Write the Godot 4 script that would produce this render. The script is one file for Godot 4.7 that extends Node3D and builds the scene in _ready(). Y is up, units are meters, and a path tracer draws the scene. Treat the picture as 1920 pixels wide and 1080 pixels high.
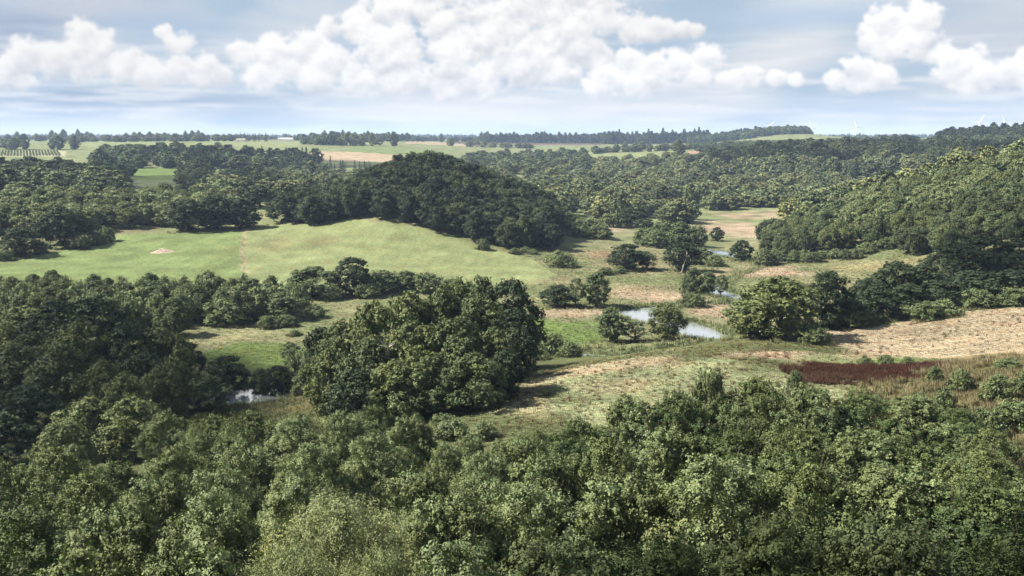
extends Node3D
# A river valley seen from a wooded hillside: metres, y up, the camera looks along -z.

const FOCAL := 1867.0          # focal length in photograph pixels (1920 x 1080)
const EYE := 55.0              # camera height above the river
var pitch := atan(282.0 / FOCAL)
var noise_a := FastNoiseLite.new()
var noise_b := FastNoiseLite.new()
var mats := {}
var kinds := {}                # tree prototypes by name
var used_names := {}
var river_path := PackedVector2Array()
var river_width := PackedFloat32Array()
var dist_grid := PackedFloat32Array()
var paints := []

func _ready() -> void:
	set_camera_and_light()
	prepare()
	build_ground()
	build_river()
	make_prototypes()
	plant_everything()
	build_far_woods()
	build_built_things()
	build_grasses()
	build_shading_clouds()

# ------------------------------------------------------------------ camera, sky, sun
func set_camera_and_light() -> void:
	var cam := Camera3D.new()
	cam.name = "camera"
	cam.fov = rad_to_deg(2.0 * atan(540.0 / FOCAL))
	cam.position = Vector3(0, EYE, 0)
	cam.rotation = Vector3(-pitch, 0, 0)
	cam.near = 0.5
	cam.far = 40000.0
	add_child(cam)
	cam.current = true
	var env := Environment.new()
	env.background_mode = Environment.BG_SKY
	var sky := Sky.new()
	var sm := PanoramaSkyMaterial.new()
	sm.panorama = paint_sky()
	sky.sky_material = sm
	env.sky = sky
	env.background_energy_multiplier = 0.395
	env.tonemap_mode = Environment.TONE_MAPPER_LINEAR
	env.tonemap_exposure = 3.9
	env.sdfgi_enabled = true
	env.ssao_enabled = true
	env.ssil_enabled = true
	env.fog_enabled = true
	env.fog_density = 0.00006
	env.fog_light_color = Color(0.74, 0.84, 1.0)
	var we := WorldEnvironment.new()
	we.name = "world_environment"
	we.environment = env
	add_child(we)
	var sun := DirectionalLight3D.new()
	sun.name = "sun"
	sun.light_energy = 1.6
	sun.light_color = Color(1.0, 0.965, 0.90)
	sun.light_angular_distance = 0.5
	sun.shadow_enabled = true
	sun.directional_shadow_max_distance = 3000.0
	sun.look_at_from_position(sun_dir() * 100.0, Vector3.ZERO)
	add_child(sun)

func sun_dir() -> Vector3:      # towards the sun: to the left of the view, fairly high
	var az := deg_to_rad(-88.0)
	var el := deg_to_rad(43.0)
	return Vector3(sin(az) * cos(el), sin(el), -cos(az) * cos(el))

# ---- the sky: cumulus banks over blue-grey air, the same kind of sky all the way round
var cloud_noise := FastNoiseLite.new()
var puff_noise := FastNoiseLite.new()
var layers := []                # [azimuth, elevation, half width, half height, colour, strength]
var puffs := []                 # [azimuth, elevation, radius, flatness, whiteness] in degrees

func sky_deg(px: float, py: float) -> Vector2:
	return Vector2(rad_to_deg(atan((px - 960.0) / FOCAL)), rad_to_deg(atan((258.0 - py) / FOCAL)) * cos(atan((px - 960.0) / FOCAL)))

func bank(points: Array, white := 1.0) -> void:
	for p in points:
		var d := sky_deg(p[0], p[1])
		puffs.append([d.x, d.y, p[2] / 32.6, 0.86, white])

func paint_sky() -> ImageTexture:
	cloud_noise.seed = 5
	cloud_noise.noise_type = FastNoiseLite.TYPE_SIMPLEX_SMOOTH
	cloud_noise.frequency = 1.0
	cloud_noise.fractal_octaves = 5
	puff_noise.seed = 11
	puff_noise.noise_type = FastNoiseLite.TYPE_SIMPLEX_SMOOTH
	puff_noise.frequency = 1.0
	puff_noise.fractal_octaves = 5
	puff_noise.fractal_gain = 0.55
	# the banks in view
	bank([[20, 140, 42], [75, 115, 42], [130, 120, 48], [185, 92, 50], [180, 130, 48], [240, 135, 44], [290, 145, 42], [345, 92, 28], [325, 70, 18], [365, 80, 20], [350, 140, 36], [395, 140, 42], [265, 115, 22], [420, 150, 26], [60, 155, 26]], 1.0)
	bank([[470, 110, 34], [520, 105, 42], [580, 100, 44], [545, 140, 44], [500, 150, 40], [620, 120, 50], [625, 65, 28], [600, 150, 46], [680, 150, 48], [460, 95, 14]], 1.05)
	bank([[690, 60, 52], [740, 30, 60], [740, 100, 74], [800, 10, 66], [830, 60, 56], [860, 110, 70], [940, 60, 92], [1000, 20, 90], [1060, 70, 82], [980, 120, 80], [1100, 110, 54], [1040, 130, 60], [900, 150, 60], [760, 150, 60], [840, 165, 44], [1120, 40, 66], [1090, -20, 84], [900, -30, 100], [760, -50, 86]], 1.05)
	bank([[1180, 70, 40], [1215, 66, 32], [1245, 66, 28], [1270, 66, 24], [1295, 67, 19], [1150, 50, 34]], 1.0)
	bank([[1180, 125, 42], [1220, 140, 46], [1265, 130, 40], [1320, 115, 36], [1300, 145, 36], [1350, 155, 22], [1375, 155, 26], [1400, 148, 28], [1445, 152, 24], [1480, 155, 18], [1130, 155, 50], [1190, 165, 40]], 1.1)
	bank([[1650, 55, 46], [1700, 50, 46], [1620, 78, 34], [1690, 85, 48], [1640, 95, 44], [1600, 135, 38], [1560, 155, 26], [1635, 150, 36], [1590, 162, 26], [1745, 110, 32], [1770, 135, 40], [1800, 120, 34], [1830, 145, 38], [1790, 160, 34], [1870, 145, 38], [1910, 110, 24], [1915, 150, 40]], 1.1)
	for l in [[150, 184, 400, 20, Color(0.20, 0.265, 0.37), 0.95], [170, 20, 260, 40, Color(0.38, 0.39, 0.44), 0.8], [330, 60, 160, 50, Color(0.23, 0.32, 0.43), 0.7], [20, 80, 150, 70, Color(0.23, 0.28, 0.38), 0.85], [900, 210, 420, 46, Color(0.58, 0.58, 0.585), 0.8], [620, 40, 200, 60, Color(0.46, 0.48, 0.51), 0.6], [1460, 100, 150, 60, Color(0.50, 0.51, 0.53), 0.7], [1450, 40, 260, 34, Color(0.33, 0.41, 0.51), 0.7], [1840, 60, 170, 60, Color(0.37, 0.40, 0.45), 0.8], [1700, 205, 300, 30, Color(0.37, 0.45, 0.55), 0.6], [820, 215, 300, 20, Color(0.56, 0.56, 0.57), 0.7]]:
		var d := sky_deg(l[0], l[1])
		layers.append([d.x, d.y, l[2] / 32.6, l[3] / 32.6, l[4], l[5]])
	# the same kind of banks round the rest of the horizon, and larger ones above the frame
	var rng := RandomNumberGenerator.new()
	rng.seed = 77
	for k in 95:
		var az := rng.randf_range(33.0, 327.0)
		if az > 180.0: az -= 360.0
		var el := rng.randf_range(3.0, 9.0)
		for j in 7:
			puffs.append([az + rng.randf_range(-3.6, 3.6), el + rng.randf_range(-0.4, 1.4), rng.randf_range(0.7, 1.9), 0.86, rng.randf_range(0.95, 1.2)])
	for k in 46:
		var az := rng.randf_range(-180.0, 180.0)
		var el := rng.randf_range(12.5, 26.0)
		for j in 8:
			puffs.append([az + rng.randf_range(-7.0, 7.0), el + rng.randf_range(-1.0, 2.6), rng.randf_range(1.3, 3.0), 0.8, rng.randf_range(1.0, 1.25)])
	var whole := sky_patch(-180.0, 180.0, -90.0, 90.0, 1024, 512)
	whole.resize(4096, 2048, Image.INTERPOLATE_CUBIC)
	var view := sky_patch(-45.0, 45.0, -2.8125, 19.6875, 1024, 256)
	whole.blit_rect(view, Rect2i(0, 0, 1024, 256), Vector2i(2048 - 512, 1024 - 224))
	var turned := Image.create(4096, 2048, false, Image.FORMAT_RGBF)      # a panorama begins straight ahead
	turned.blit_rect(whole, Rect2i(2048, 0, 2048, 2048), Vector2i(0, 0))
	turned.blit_rect(whole, Rect2i(0, 0, 2048, 2048), Vector2i(2048, 0))
	return ImageTexture.create_from_image(turned)

func sky_patch(az0: float, az1: float, el0: float, el1: float, w: int, h: int) -> Image:
	var sx := (az1 - az0) / w
	var sy := (el1 - el0) / h
	var high := PackedFloat32Array()    # how far the cloud bulges towards us, 0 where there is none
	var dense := PackedFloat32Array()
	var white := PackedFloat32Array()
	high.resize(w * h)
	dense.resize(w * h)
	white.resize(w * h)
	var rise := PackedFloat32Array()
	rise.resize(w * h)
	for p in puffs:
		var stretch := 1.0 / maxf(cos(deg_to_rad(p[1])), 0.1)
		var r: float = p[2] * 1.45
		var i0 := maxi(0, int((p[0] - r * stretch - az0) / sx))
		var i1 := mini(w - 1, int((p[0] + r * stretch - az0) / sx) + 1)
		var j0 := maxi(0, int((el1 - p[1] - r) / sy))
		var j1 := mini(h - 1, int((el1 - p[1] + r) / sy) + 1)
		for j in range(j0, j1 + 1):
			var el: float = el1 - (j + 0.5) * sy
			for i in range(i0, i1 + 1):
				var az: float = az0 + (i + 0.5) * sx
				var n := puff_noise.get_noise_2d(az * 0.62, el * 0.85) * 0.8 + puff_noise.get_noise_2d(az * 2.2 + 70.0, el * 2.6) * 0.26
				var dx: float = (az - p[0]) / stretch / p[2]
				var dy: float = (el - p[1]) / p[2] / (0.92 if el > p[1] else p[3] * 0.9)
				var q := 1.0 - dx * dx - dy * dy + n
				if q > 0.0:
					var at := j * w + i
					dense[at] = maxf(dense[at], q * (1.0 - 0.6 * clampf((p[1] - el) / p[2], 0.0, 1.0)))
					var z: float = sqrt(q) * p[2]
					if z > high[at]:
						high[at] = z
						white[at] = p[4]
						rise[at] = (el - p[1]) / p[2]
	var im := Image.create(w, h, false, Image.FORMAT_RGBF)
	for j in h:
		var el: float = el1 - (j + 0.5) * sy
		var e := maxf(el, 0.0)
		for i in w:
			var az: float = az0 + (i + 0.5) * sx
			var a := deg_to_rad(az)
			var ce := cos(deg_to_rad(e))
			# bare air: grey blue, paler towards the ground
			var air := Color(0.27, 0.35, 0.435).lerp(Color(0.44, 0.50, 0.545), exp(-e / 2.6) * 0.8)
			if e > 10.0:
				air = air.lerp(Color(0.13, 0.23, 0.42), clampf((e - 10.0) / 50.0, 0.0, 1.0))
			# thin veils and flat grey layers
			var v := cloud_noise.get_noise_3d(sin(a) * 3.4 * ce, e * 0.17, cos(a) * 3.4 * ce)
			air = air.lerp(Color(0.50, 0.515, 0.53), clampf(0.60 + v * 1.6, 0.0, 1.0) * 0.85)
			var u := cloud_noise.get_noise_3d(sin(a) * 6.0 + 30.0, e * 0.65, cos(a) * 6.0)
			air = air.lerp(Color(0.275, 0.35, 0.435), clampf(u * 1.8 - 0.12, 0.0, 0.7))
			for l in layers:
				var lx: float = (az - l[0]) / l[2]
				var ly: float = (el - l[1]) / l[3]
				var lq := 1.0 - lx * lx - ly * ly + v * 0.8 + u * 0.6
				if lq > 0.0: air = air.lerp(l[4], minf(lq, 1.0) * l[5])
			if e < 6.0:
				var s := cloud_noise.get_noise_3d(sin(a) * 8.0 + 9.0, e * 2.1, cos(a) * 8.0)
				air = air.lerp(Color(0.60, 0.60, 0.60), clampf(s * 1.7 + 0.05, 0.0, 0.6) * clampf(e / 1.2, 0.0, 1.0) * clampf((6.0 - e) / 2.0, 0.0, 1.0))
			var at := j * w + i
			var z := high[at]
			if z > 0.0:
				var k := 3 if i > 2 and i < w - 3 and j > 2 and j < h - 3 else 0
				var nx := (high[at - k] - high[at + k]) / (6.0 * sx)
				var ny := (high[at + k * w] - high[at - k * w]) / (6.0 * sy)
				var n := Vector3(nx * 0.55, ny * 0.55, 1.0).normalized()
				var lit := 0.66 + 0.26 * rise[at] + 0.42 * n.dot(Vector3(-0.3, 0.85, 0.25))
				lit += puff_noise.get_noise_2d(az * 0.5 + 40.0, el * 0.8) * 0.42
				var c: Color = Color(0.365, 0.38, 0.41).lerp(Color(0.625, 0.615, 0.60), clampf(lit, 0.0, 1.0)) * white[at]
				var edge := clampf(dense[at] / 0.55, 0.0, 1.0)
				air = air.lerp(c, edge * edge * (3.0 - 2.0 * edge))
			if el < 0.0:
				air = Color(0.42, 0.47, 0.52)
			im.set_pixel(i, j, air)
	return im

# ------------------------------------------------------------------ helpers
func label(o: Node, text: String, category := "", group := "", kind := "") -> void:
	if text: o.set_meta("label", text)
	if category: o.set_meta("category", category)
	if group: o.set_meta("group", group)
	if kind: o.set_meta("kind", kind)

func numbered(called: String) -> String:
	var n: int = used_names.get(called, 0)
	used_names[called] = n + 1
	return called if n == 0 else "%s_%03d" % [called, n]

func mesh_node(called: String, mesh: Mesh, material: Material, parent: Node = self) -> MeshInstance3D:
	var o := MeshInstance3D.new()
	o.name = numbered(called) if parent == self else called
	o.mesh = mesh
	if material: o.material_override = material
	parent.add_child(o, true)
	return o

func slope_of(py: float) -> float:          # metres down for each metre ahead, of the sight line through that picture row
	var b := (540.0 - py) / FOCAL
	return (sin(pitch) - b * cos(pitch)) / (cos(pitch) + b * sin(pitch))

func across(px: float, depth: float, y: float) -> float:
	return (px - 960.0) / FOCAL * (depth * cos(pitch) + (EYE - y) * sin(pitch))

func column_of(x: float, depth: float, y: float) -> float:
	return 960.0 + FOCAL * x / (depth * cos(pitch) + (EYE - y) * sin(pitch))

func on_ground(px: float, depth: float) -> Vector3:
	var y := 10.0
	var x := 0.0
	for k in 3:
		x = across(px, depth, y)
		y = ground(x, -depth)
	return Vector3(x, y, -depth)

func spot(px: float, py: float) -> Vector3:  # where the sight line through a picture point first meets the ground
	var t := slope_of(py)
	var d := 60.0
	var x := 0.0
	while d < 6000.0:
		x = across(px, d, EYE - t * d)
		if land(x, -d) > EYE - t * d:
			break
		d *= 1.006
	return Vector3(x, land(x, -d), -d)

# ------------------------------------------------------------------ terrain
var rows_at := [12.0, 30.0, 50.0, 75.0, 100.0, 130.0, 160.0, 190.0, 225.0, 265.0, 310.0, 360.0, 420.0, 480.0, 540.0, 610.0, 700.0, 850.0, 1050.0, 1300.0, 1700.0, 2300.0, 3200.0, 5000.0, 9000.0, 16000.0]
var cols_at := [-300.0, 100.0, 400.0, 700.0, 960.0, 1200.0, 1450.0, 1700.0, 1900.0, 2200.0]
var heights := [
	[40.0, 40.0, 40.0, 40.0, 40.0, 40.0, 40.0, 40.0, 40.0, 40.0],
	[29.0, 29.5, 30.0, 30.0, 30.5, 31.0, 31.0, 31.0, 31.0, 32.0],
	[21.0, 22.0, 22.5, 23.0, 23.5, 24.0, 24.0, 24.5, 25.0, 27.0],
	[16.0, 16.5, 17.5, 18.5, 19.0, 19.5, 20.0, 21.0, 22.5, 26.0],
	[12.0, 12.5, 13.0, 14.0, 15.0, 16.0, 17.5, 19.0, 21.0, 26.0],
	[8.0, 8.0, 9.0, 11.0, 13.2, 14.6, 16.0, 17.4, 20.0, 24.0],
	[6.0, 4.5, 4.5, 8.0, 12.3, 13.6, 14.8, 16.2, 18.5, 22.0],
	[5.0, 3.0, 1.5, 4.0, 9.0, 12.6, 13.8, 13.7, 16.3, 19.0],
	[4.0, 1.5, 0.5, 1.0, 2.5, 5.0, 10.5, 13.2, 16.3, 19.0],
	[4.0, 1.0, 0.5, 0.5, 0.5, 0.5, 3.0, 10.0, 15.0, 19.0],
	[4.0, 1.5, 0.5, 0.5, 0.5, 0.5, 0.5, 5.0, 13.0, 18.0],
	[4.0, 2.0, 1.0, 0.5, 0.5, 0.5, 0.5, 3.0, 13.0, 20.0],
	[6.0, 3.0, 3.0, 2.5, 1.0, 0.5, 0.5, 6.0, 21.0, 27.0],
	[10.0, 7.5, 7.5, 6.0, 2.0, 0.5, 0.5, 17.0, 32.0, 36.0],
	[15.0, 12.5, 11.0, 9.0, 3.0, 0.5, 0.5, 23.0, 37.0, 42.0],
	[20.0, 17.0, 13.0, 9.0, 3.0, 0.5, 0.5, 22.0, 36.0, 42.0],
	[22.0, 19.0, 14.0, 9.0, 3.0, 1.0, 0.5, 13.0, 32.0, 40.0],
	[22.0, 18.0, 13.0, 9.0, 4.0, 2.5, 2.0, 7.0, 26.0, 38.0],
	[22.0, 18.0, 15.0, 11.0, 6.0, 3.0, 4.0, 14.0, 28.0, 38.0],
	[25.0, 24.0, 22.0, 16.0, 9.0, 8.0, 29.0, 31.0, 34.0, 40.0],
	[31.0, 31.0, 30.0, 25.0, 19.0, 24.0, 38.0, 39.0, 41.0, 44.0],
	[43.0, 43.0, 44.0, 43.0, 31.0, 33.0, 41.0, 43.0, 45.0, 46.0],
	[46.0, 46.0, 48.0, 46.0, 39.0, 38.0, 42.0, 44.0, 46.0, 46.0],
	[46.0, 46.0, 46.0, 46.0, 43.0, 42.0, 45.0, 46.0, 48.0, 48.0],
	[46.0, 46.0, 46.0, 46.0, 46.0, 46.0, 46.0, 46.0, 47.0, 47.0],
	[46.0, 46.0, 46.0, 46.0, 46.0, 46.0, 46.0, 46.0, 46.0, 46.0]]

func cubic(a: float, b: float, c: float, d: float, t: float) -> float:
	return b + 0.5 * t * (c - a + t * (2.0 * a - 5.0 * b + 4.0 * c - d + t * (3.0 * (b - c) + d - a)))

func place_in(list: Array, v: float) -> float:
	if v <= list[0]: return 0.0
	for i in range(1, list.size()):
		if v < list[i]:
			return i - 1 + (v - list[i - 1]) / (list[i] - list[i - 1])
	return list.size() - 1.001

func table(fr: float, fc: float) -> float:
	var r := int(fr)
	var c := int(fc)
	var tc := fc - c
	var last_c := cols_at.size() - 1
	var last_r := heights.size() - 1
	var v := [0.0, 0.0, 0.0, 0.0]
	for k in 4:
		var row: Array = heights[clampi(r - 1 + k, 0, last_r)]
		v[k] = cubic(row[maxi(c - 1, 0)], row[c], row[mini(c + 1, last_c)], row[mini(c + 2, last_c)], tc)
	return cubic(v[0], v[1], v[2], v[3], fr - r)

func land(x: float, z: float) -> float:      # hills and valley floor, without the river bed
	var d := maxf(-z, 12.0)
	var h := table(place_in(rows_at, d), place_in(cols_at, 960.0 + FOCAL * x / d))
	var kx := (x + 47.0) / (43.0 if x > -47.0 else 31.0)
	var kz := (z + 568.0) / 54.0
	h += 25.0 * exp(-0.5 * (kx * kx + kz * kz))      # the round knoll under the dark wood
	if d > 1200.0:
		h += 26.0 * exp(-0.5 * (pow((x - 800.0) / 120.0, 2.0) + pow((z + 3000.0) / 350.0, 2.0)))     # round hill on the skyline
		h += 20.0 * exp(-0.5 * (pow((x - 985.0) / 130.0, 2.0) + pow((z + 1950.0) / 260.0, 2.0)))
	h += noise_a.get_noise_2d(x, z) * clampf(h * 0.08, 0.15, 1.4) + noise_b.get_noise_2d(x, z) * 0.16
	return h

func river_gap(x: float, z: float) -> float:  # metres from the water's edge, negative in the water
	if z < -560.0 or z > -150.0: return 99.0
	var best := 99.0
	for i in river_path.size():
		var dx := x - river_path[i].x
		var dz := z - river_path[i].y
		if absf(dx) < 30.0 and absf(dz) < 30.0:
			best = minf(best, sqrt(dx * dx + dz * dz) - river_width[i])
	return best

func ground(x: float, z: float) -> float:
	var h := land(x, z)
	var g := river_gap(x, z)
	if g < 12.0:
		var t := clampf((g + 2.0) / 5.0, 0.0, 1.0)
		h = lerpf(-1.4, h, t * t * (3.0 - 2.0 * t)) if g < 3.0 else h
	return h

func prepare() -> void:
	noise_a.seed = 3
	noise_a.frequency = 0.011
	noise_a.fractal_octaves = 3
	noise_b.seed = 8
	noise_b.frequency = 0.16
	noise_b.fractal_octaves = 2
	# the river winds towards us from the far right, loops, passes behind the terrace and the oaks and leaves on the left
	var marks := [[1180, 452, -1.0], [1250, 462, -1.0], [1330, 471, 5.0], [1375, 481, 1.5], [1425, 500, -1.2], [1385, 518, -1.2], [1346, 540, 1.5], [1354, 552, 4.2], [1402, 562, 4.2], [1380, 569, 1.0], [1300, 573, -1.0], [1236, 579, 3.0], [1194, 587, 5.2], [1216, 599, 5.0], [1280, 612, 5.6], [1318, 629, 6.2], [1380, 655, 5.2]]
	var pts := []
	for m in marks:
		var t := slope_of(m[1])
		var d := (EYE + 0.3) / t
		pts.append([across(m[0], d, 0.0), -d, m[2]])
	for m in [[1290.0, 246.0, 5.5], [1180.0, 243.0, 5.5], [1085.0, 247.0, 5.0], [960.0, 246.0, 5.5], [760.0, 240.0, 5.5], [600.0, 222.0, 5.5], [520.0, 211.0, 3.5], [472.0, 208.0, 8.0], [410.0, 204.0, 3.5], [250.0, 205.0, 6.0], [60.0, 215.0, 6.0], [-200.0, 225.0, 6.0]]:
		pts.append([across(m[0], m[1], 0.0), -m[1], m[2]])
	for i in pts.size() - 1:
		var p0 = pts[maxi(i - 1, 0)]
		var p1 = pts[i]
		var p2 = pts[i + 1]
		var p3 = pts[mini(i + 2, pts.size() - 1)]
		var n := maxi(3, int(Vector2(p2[0] - p1[0], p2[1] - p1[1]).length() / 3.0))
		for k in n:
			var t := float(k) / n
			river_path.append(Vector2(cubic(p0[0], p1[0], p2[0], p3[0], t), cubic(p0[1], p1[1], p2[1], p3[1], t)))
			river_width.append(cubic(p0[2], p1[2], p2[2], p3[2], t))
	mats.grass = ground_material()
	mats.leaf = leaf_material(0.6)
	mats.bark = bark_material()

func grain_image(seed_: int, freq: float, low: float, high: float, octaves: int) -> ImageTexture:
	var n := FastNoiseLite.new()
	n.seed = seed_
	n.frequency = freq
	n.fractal_octaves = octaves
	var im := n.get_seamless_image(256, 256)
	im.convert(Image.FORMAT_RGB8)
	for j in 256:
		for i in 256:
			var v := im.get_pixel(i, j).r
			var s := lerpf(low, high, v)
			im.set_pixel(i, j, Color(s, s, s))
	return ImageTexture.create_from_image(im)

func ground_material() -> StandardMaterial3D:
	var m := StandardMaterial3D.new()
	m.resource_name = "grassland"
	m.vertex_color_use_as_albedo = true
	m.roughness = 0.95
	m.metallic_specular = 0.15
	m.albedo_texture = grain_image(21, 0.05, 0.72, 1.0, 5)
	m.uv1_triplanar = true
	m.uv1_world_triplanar = true
	m.uv1_scale = Vector3.ONE / 23.0
	m.detail_enabled = true
	m.detail_albedo = grain_image(22, 0.03, 0.8, 1.0, 4)
	m.detail_blend_mode = BaseMaterial3D.BLEND_MODE_MUL
	m.detail_uv_layer = BaseMaterial3D.DETAIL_UV_2
	m.uv2_triplanar = true
	m.uv2_world_triplanar = true
	m.uv2_scale = Vector3.ONE / 141.0
	return m

func leaf_material(rough: float) -> StandardMaterial3D:
	var m := StandardMaterial3D.new()
	m.resource_name = "leaves"
	m.vertex_color_use_as_albedo = true
	m.roughness = rough
	m.metallic_specular = 0.22
	m.cull_mode = BaseMaterial3D.CULL_DISABLED
	m.backlight_enabled = true
	m.backlight = Color(0.50, 0.55, 0.38)
	return m

func bark_material() -> StandardMaterial3D:
	var m := StandardMaterial3D.new()
	m.resource_name = "bark"
	m.albedo_color = Color(0.36, 0.32, 0.27)
	m.albedo_texture = grain_image(31, 0.04, 0.55, 1.0, 5)
	m.uv1_triplanar = true
	m.uv1_scale = Vector3(1.5, 0.4, 1.5)
	m.roughness = 0.9
	return m

# ---- colours of the open ground, each patch a real place on it
func patch(px0: float, py0: float, px1: float, py1: float, c: Color, strength := 1.0, soft := 0.5) -> void:
	var near := -spot((px0 + px1) * 0.5, py1).z
	var far := -spot((px0 + px1) * 0.5, py0).z
	var mid := (near + far) * 0.5
	paints.append({"x": across((px0 + px1) * 0.5, mid, 0.0), "z": -mid, "rx": absf(across(px1, mid, 0.0) - across(px0, mid, 0.0)) * 0.5, "rz": maxf((far - near) * 0.5, 2.0), "c": c, "s": strength, "soft": soft})

func field(corners: Array, c: Color, called := "") -> void:
	var poly := PackedVector2Array()
	for k in corners:
		var p := spot(k[0], k[1])
		poly.append(Vector2(p.x, p.z))
	field_world(poly, c, called)

func field_world(poly: PackedVector2Array, c: Color, called := "") -> void:
	var box := Rect2(poly[0], Vector2.ZERO)
	for p in poly: box = box.expand(p)
	paints.append({"poly": poly, "box": box, "c": c, "called": called})

func plot(corners: Array, c: Color, called := "") -> void:     # corners as picture column and distance
	var poly := PackedVector2Array()
	for k in corners:
		var p := on_ground(k[0], k[1])
		poly.append(Vector2(p.x, p.z))
	field_world(poly, c, called)

const GREEN := Color(0.205, 0.275, 0.115)
const PALE := Color(0.262, 0.310, 0.150)
const STRAW := Color(0.42, 0.345, 0.250)
const TAN := Color(0.275, 0.270, 0.160)
const MEADOW := Color(0.215, 0.255, 0.130)
const LUSH := Color(0.165, 0.245, 0.080)
const WILD := Color(0.125, 0.145, 0.070)

func set_paints() -> void:
	# the far plateau and the slopes up to it
	plot([[-150, 1500], [118, 1500], [125, 1760], [-150, 1760]], Color(0.44, 0.44, 0.29), "orchard_ground")
	plot([[560, 1480], [790, 1500], [770, 1760], [590, 1850]], Color(0.46, 0.38, 0.27), "stubble_field")
	plot([[640, 1850], [800, 1760], [860, 1980], [660, 2080]], GREEN, "far_meadow")
	plot([[360, 1950], [560, 2000], [560, 2450], [360, 2400]], PALE, "ridge_pasture")
	plot([[150, 2000], [340, 2000], [340, 2400], [150, 2400]], PALE, "ridge_meadow")
	plot([[560, 1400], [760, 1380], [740, 1480], [560, 1480]], PALE, "slope_meadow")
	plot([[760, 2350], [900, 2350], [900, 2900], [760, 2900]], STRAW, "far_stubble")
	plot([[840, 2700], [1130, 2700], [1130, 3200], [840, 3200]], Color(0.20, 0.16, 0.12), "far_ploughland")
	plot([[1110, 1560], [1270, 1560], [1270, 1900], [1110, 1900]], PALE, "valley_head_pasture")
	plot([[1640, 4300], [1780, 4300], [1780, 5200], [1640, 5200]], Color(0.46, 0.36, 0.24), "skyline_stubble")
	plot([[245, 950], [335, 950], [340, 1180], [250, 1180]], LUSH, "clearing_meadow")
	# the knoll and its fields
	field([[-60, 505], [60, 482], [150, 462], [232, 441], [330, 437], [452, 432], [456, 512], [456, 540], [-60, 540]], GREEN, "green_field")
	field([[459, 432], [500, 418], [575, 410], [700, 418], [770, 425], [850, 443], [930, 468], [1000, 488], [1046, 516], [1005, 532], [850, 545], [459, 545]], PALE, "pale_hill_field")
	field([[452, 431], [459, 431], [460, 512], [453, 512]], Color(0.36, 0.33, 0.22), "field_track")
	patch(225, 424, 330, 436, Color(0.26, 0.23, 0.14))
	patch(560, 440, 640, 470, Color(0.235, 0.215, 0.115), 0.6)
	patch(480, 440, 560, 480, Color(0.225, 0.215, 0.110), 0.5)
	patch(400, 455, 450, 490, Color(0.20, 0.205, 0.095), 0.4)
	# valley floor
	patch(1000, 517, 1110, 534, TAN)
	patch(1060, 455, 1310, 525, TAN, 0.9)
	patch(1100, 470, 1200, 490, Color(0.29, 0.22, 0.145), 0.8)
	patch(1080, 515, 1290, 532, MEADOW, 0.9)
	patch(1130, 531, 1300, 574, STRAW, 0.95)
	patch(1170, 530, 1290, 550, TAN, 0.7)
	patch(985, 577, 1160, 601, STRAW, 0.9)
	patch(960, 595, 1150, 660, LUSH, 1.2, 0.3)
	patch(1275, 568, 1430, 615, STRAW, 1.0)
	patch(1330, 500, 1540, 526, STRAW, 1.0)
	patch(1350, 524, 1500, 558, MEADOW, 1.0)
	patch(1500, 487, 1780, 512, Color(0.31, 0.30, 0.165), 1.0)
	patch(1290, 412, 1460, 450, STRAW, 1.0)
	patch(1330, 396, 1440, 414, Color(0.38, 0.31, 0.22), 1.0)
	patch(1400, 393, 1540, 410, Color(0.40, 0.33, 0.24), 1.0)
	patch(1120, 425, 1200, 436, STRAW, 0.8)
	patch(340, 632, 640, 645, TAN, 0.9)
	patch(340, 640, 620, 705, Color(0.135, 0.19, 0.065), 1.1, 0.3)
	patch(545, 745, 590, 770, TAN, 0.5)
	patch(430, 735, 640, 790, Color(0.16, 0.165, 0.08), 0.8)
	# the terrace this side of the river
	patch(960, 664, 1600, 800, Color(0.285, 0.32, 0.185), 1.2, 0.3)
	patch(990, 676, 1330, 700, STRAW, 0.7)
	patch(1300, 656, 1560, 676, STRAW, 0.85)
	patch(940, 700, 1040, 790, Color(0.33, 0.30, 0.19), 0.6)
	patch(1060, 700, 1260, 745, Color(0.32, 0.28, 0.18), 0.6)
	field([[1545, 622], [1700, 602], [1960, 576], [1960, 668], [1760, 672], [1640, 666], [1560, 650]], Color(0.41, 0.36, 0.26), "dry_hay_field")
	patch(1500, 664, 1730, 690, MEADOW, 1.0)
	patch(1600, 672, 1720, 684, LUSH, 0.7)
	patch(1700, 678, 1900, 694, STRAW, 0.7)
	patch(1560, 655, 1700, 676, STRAW, 0.8)
	patch(1640, 690, 2000, 900, Color(0.145, 0.14, 0.075), 1.0)
	patch(1780, 660, 1990, 700, Color(0.26, 0.23, 0.14), 0.9)

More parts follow.
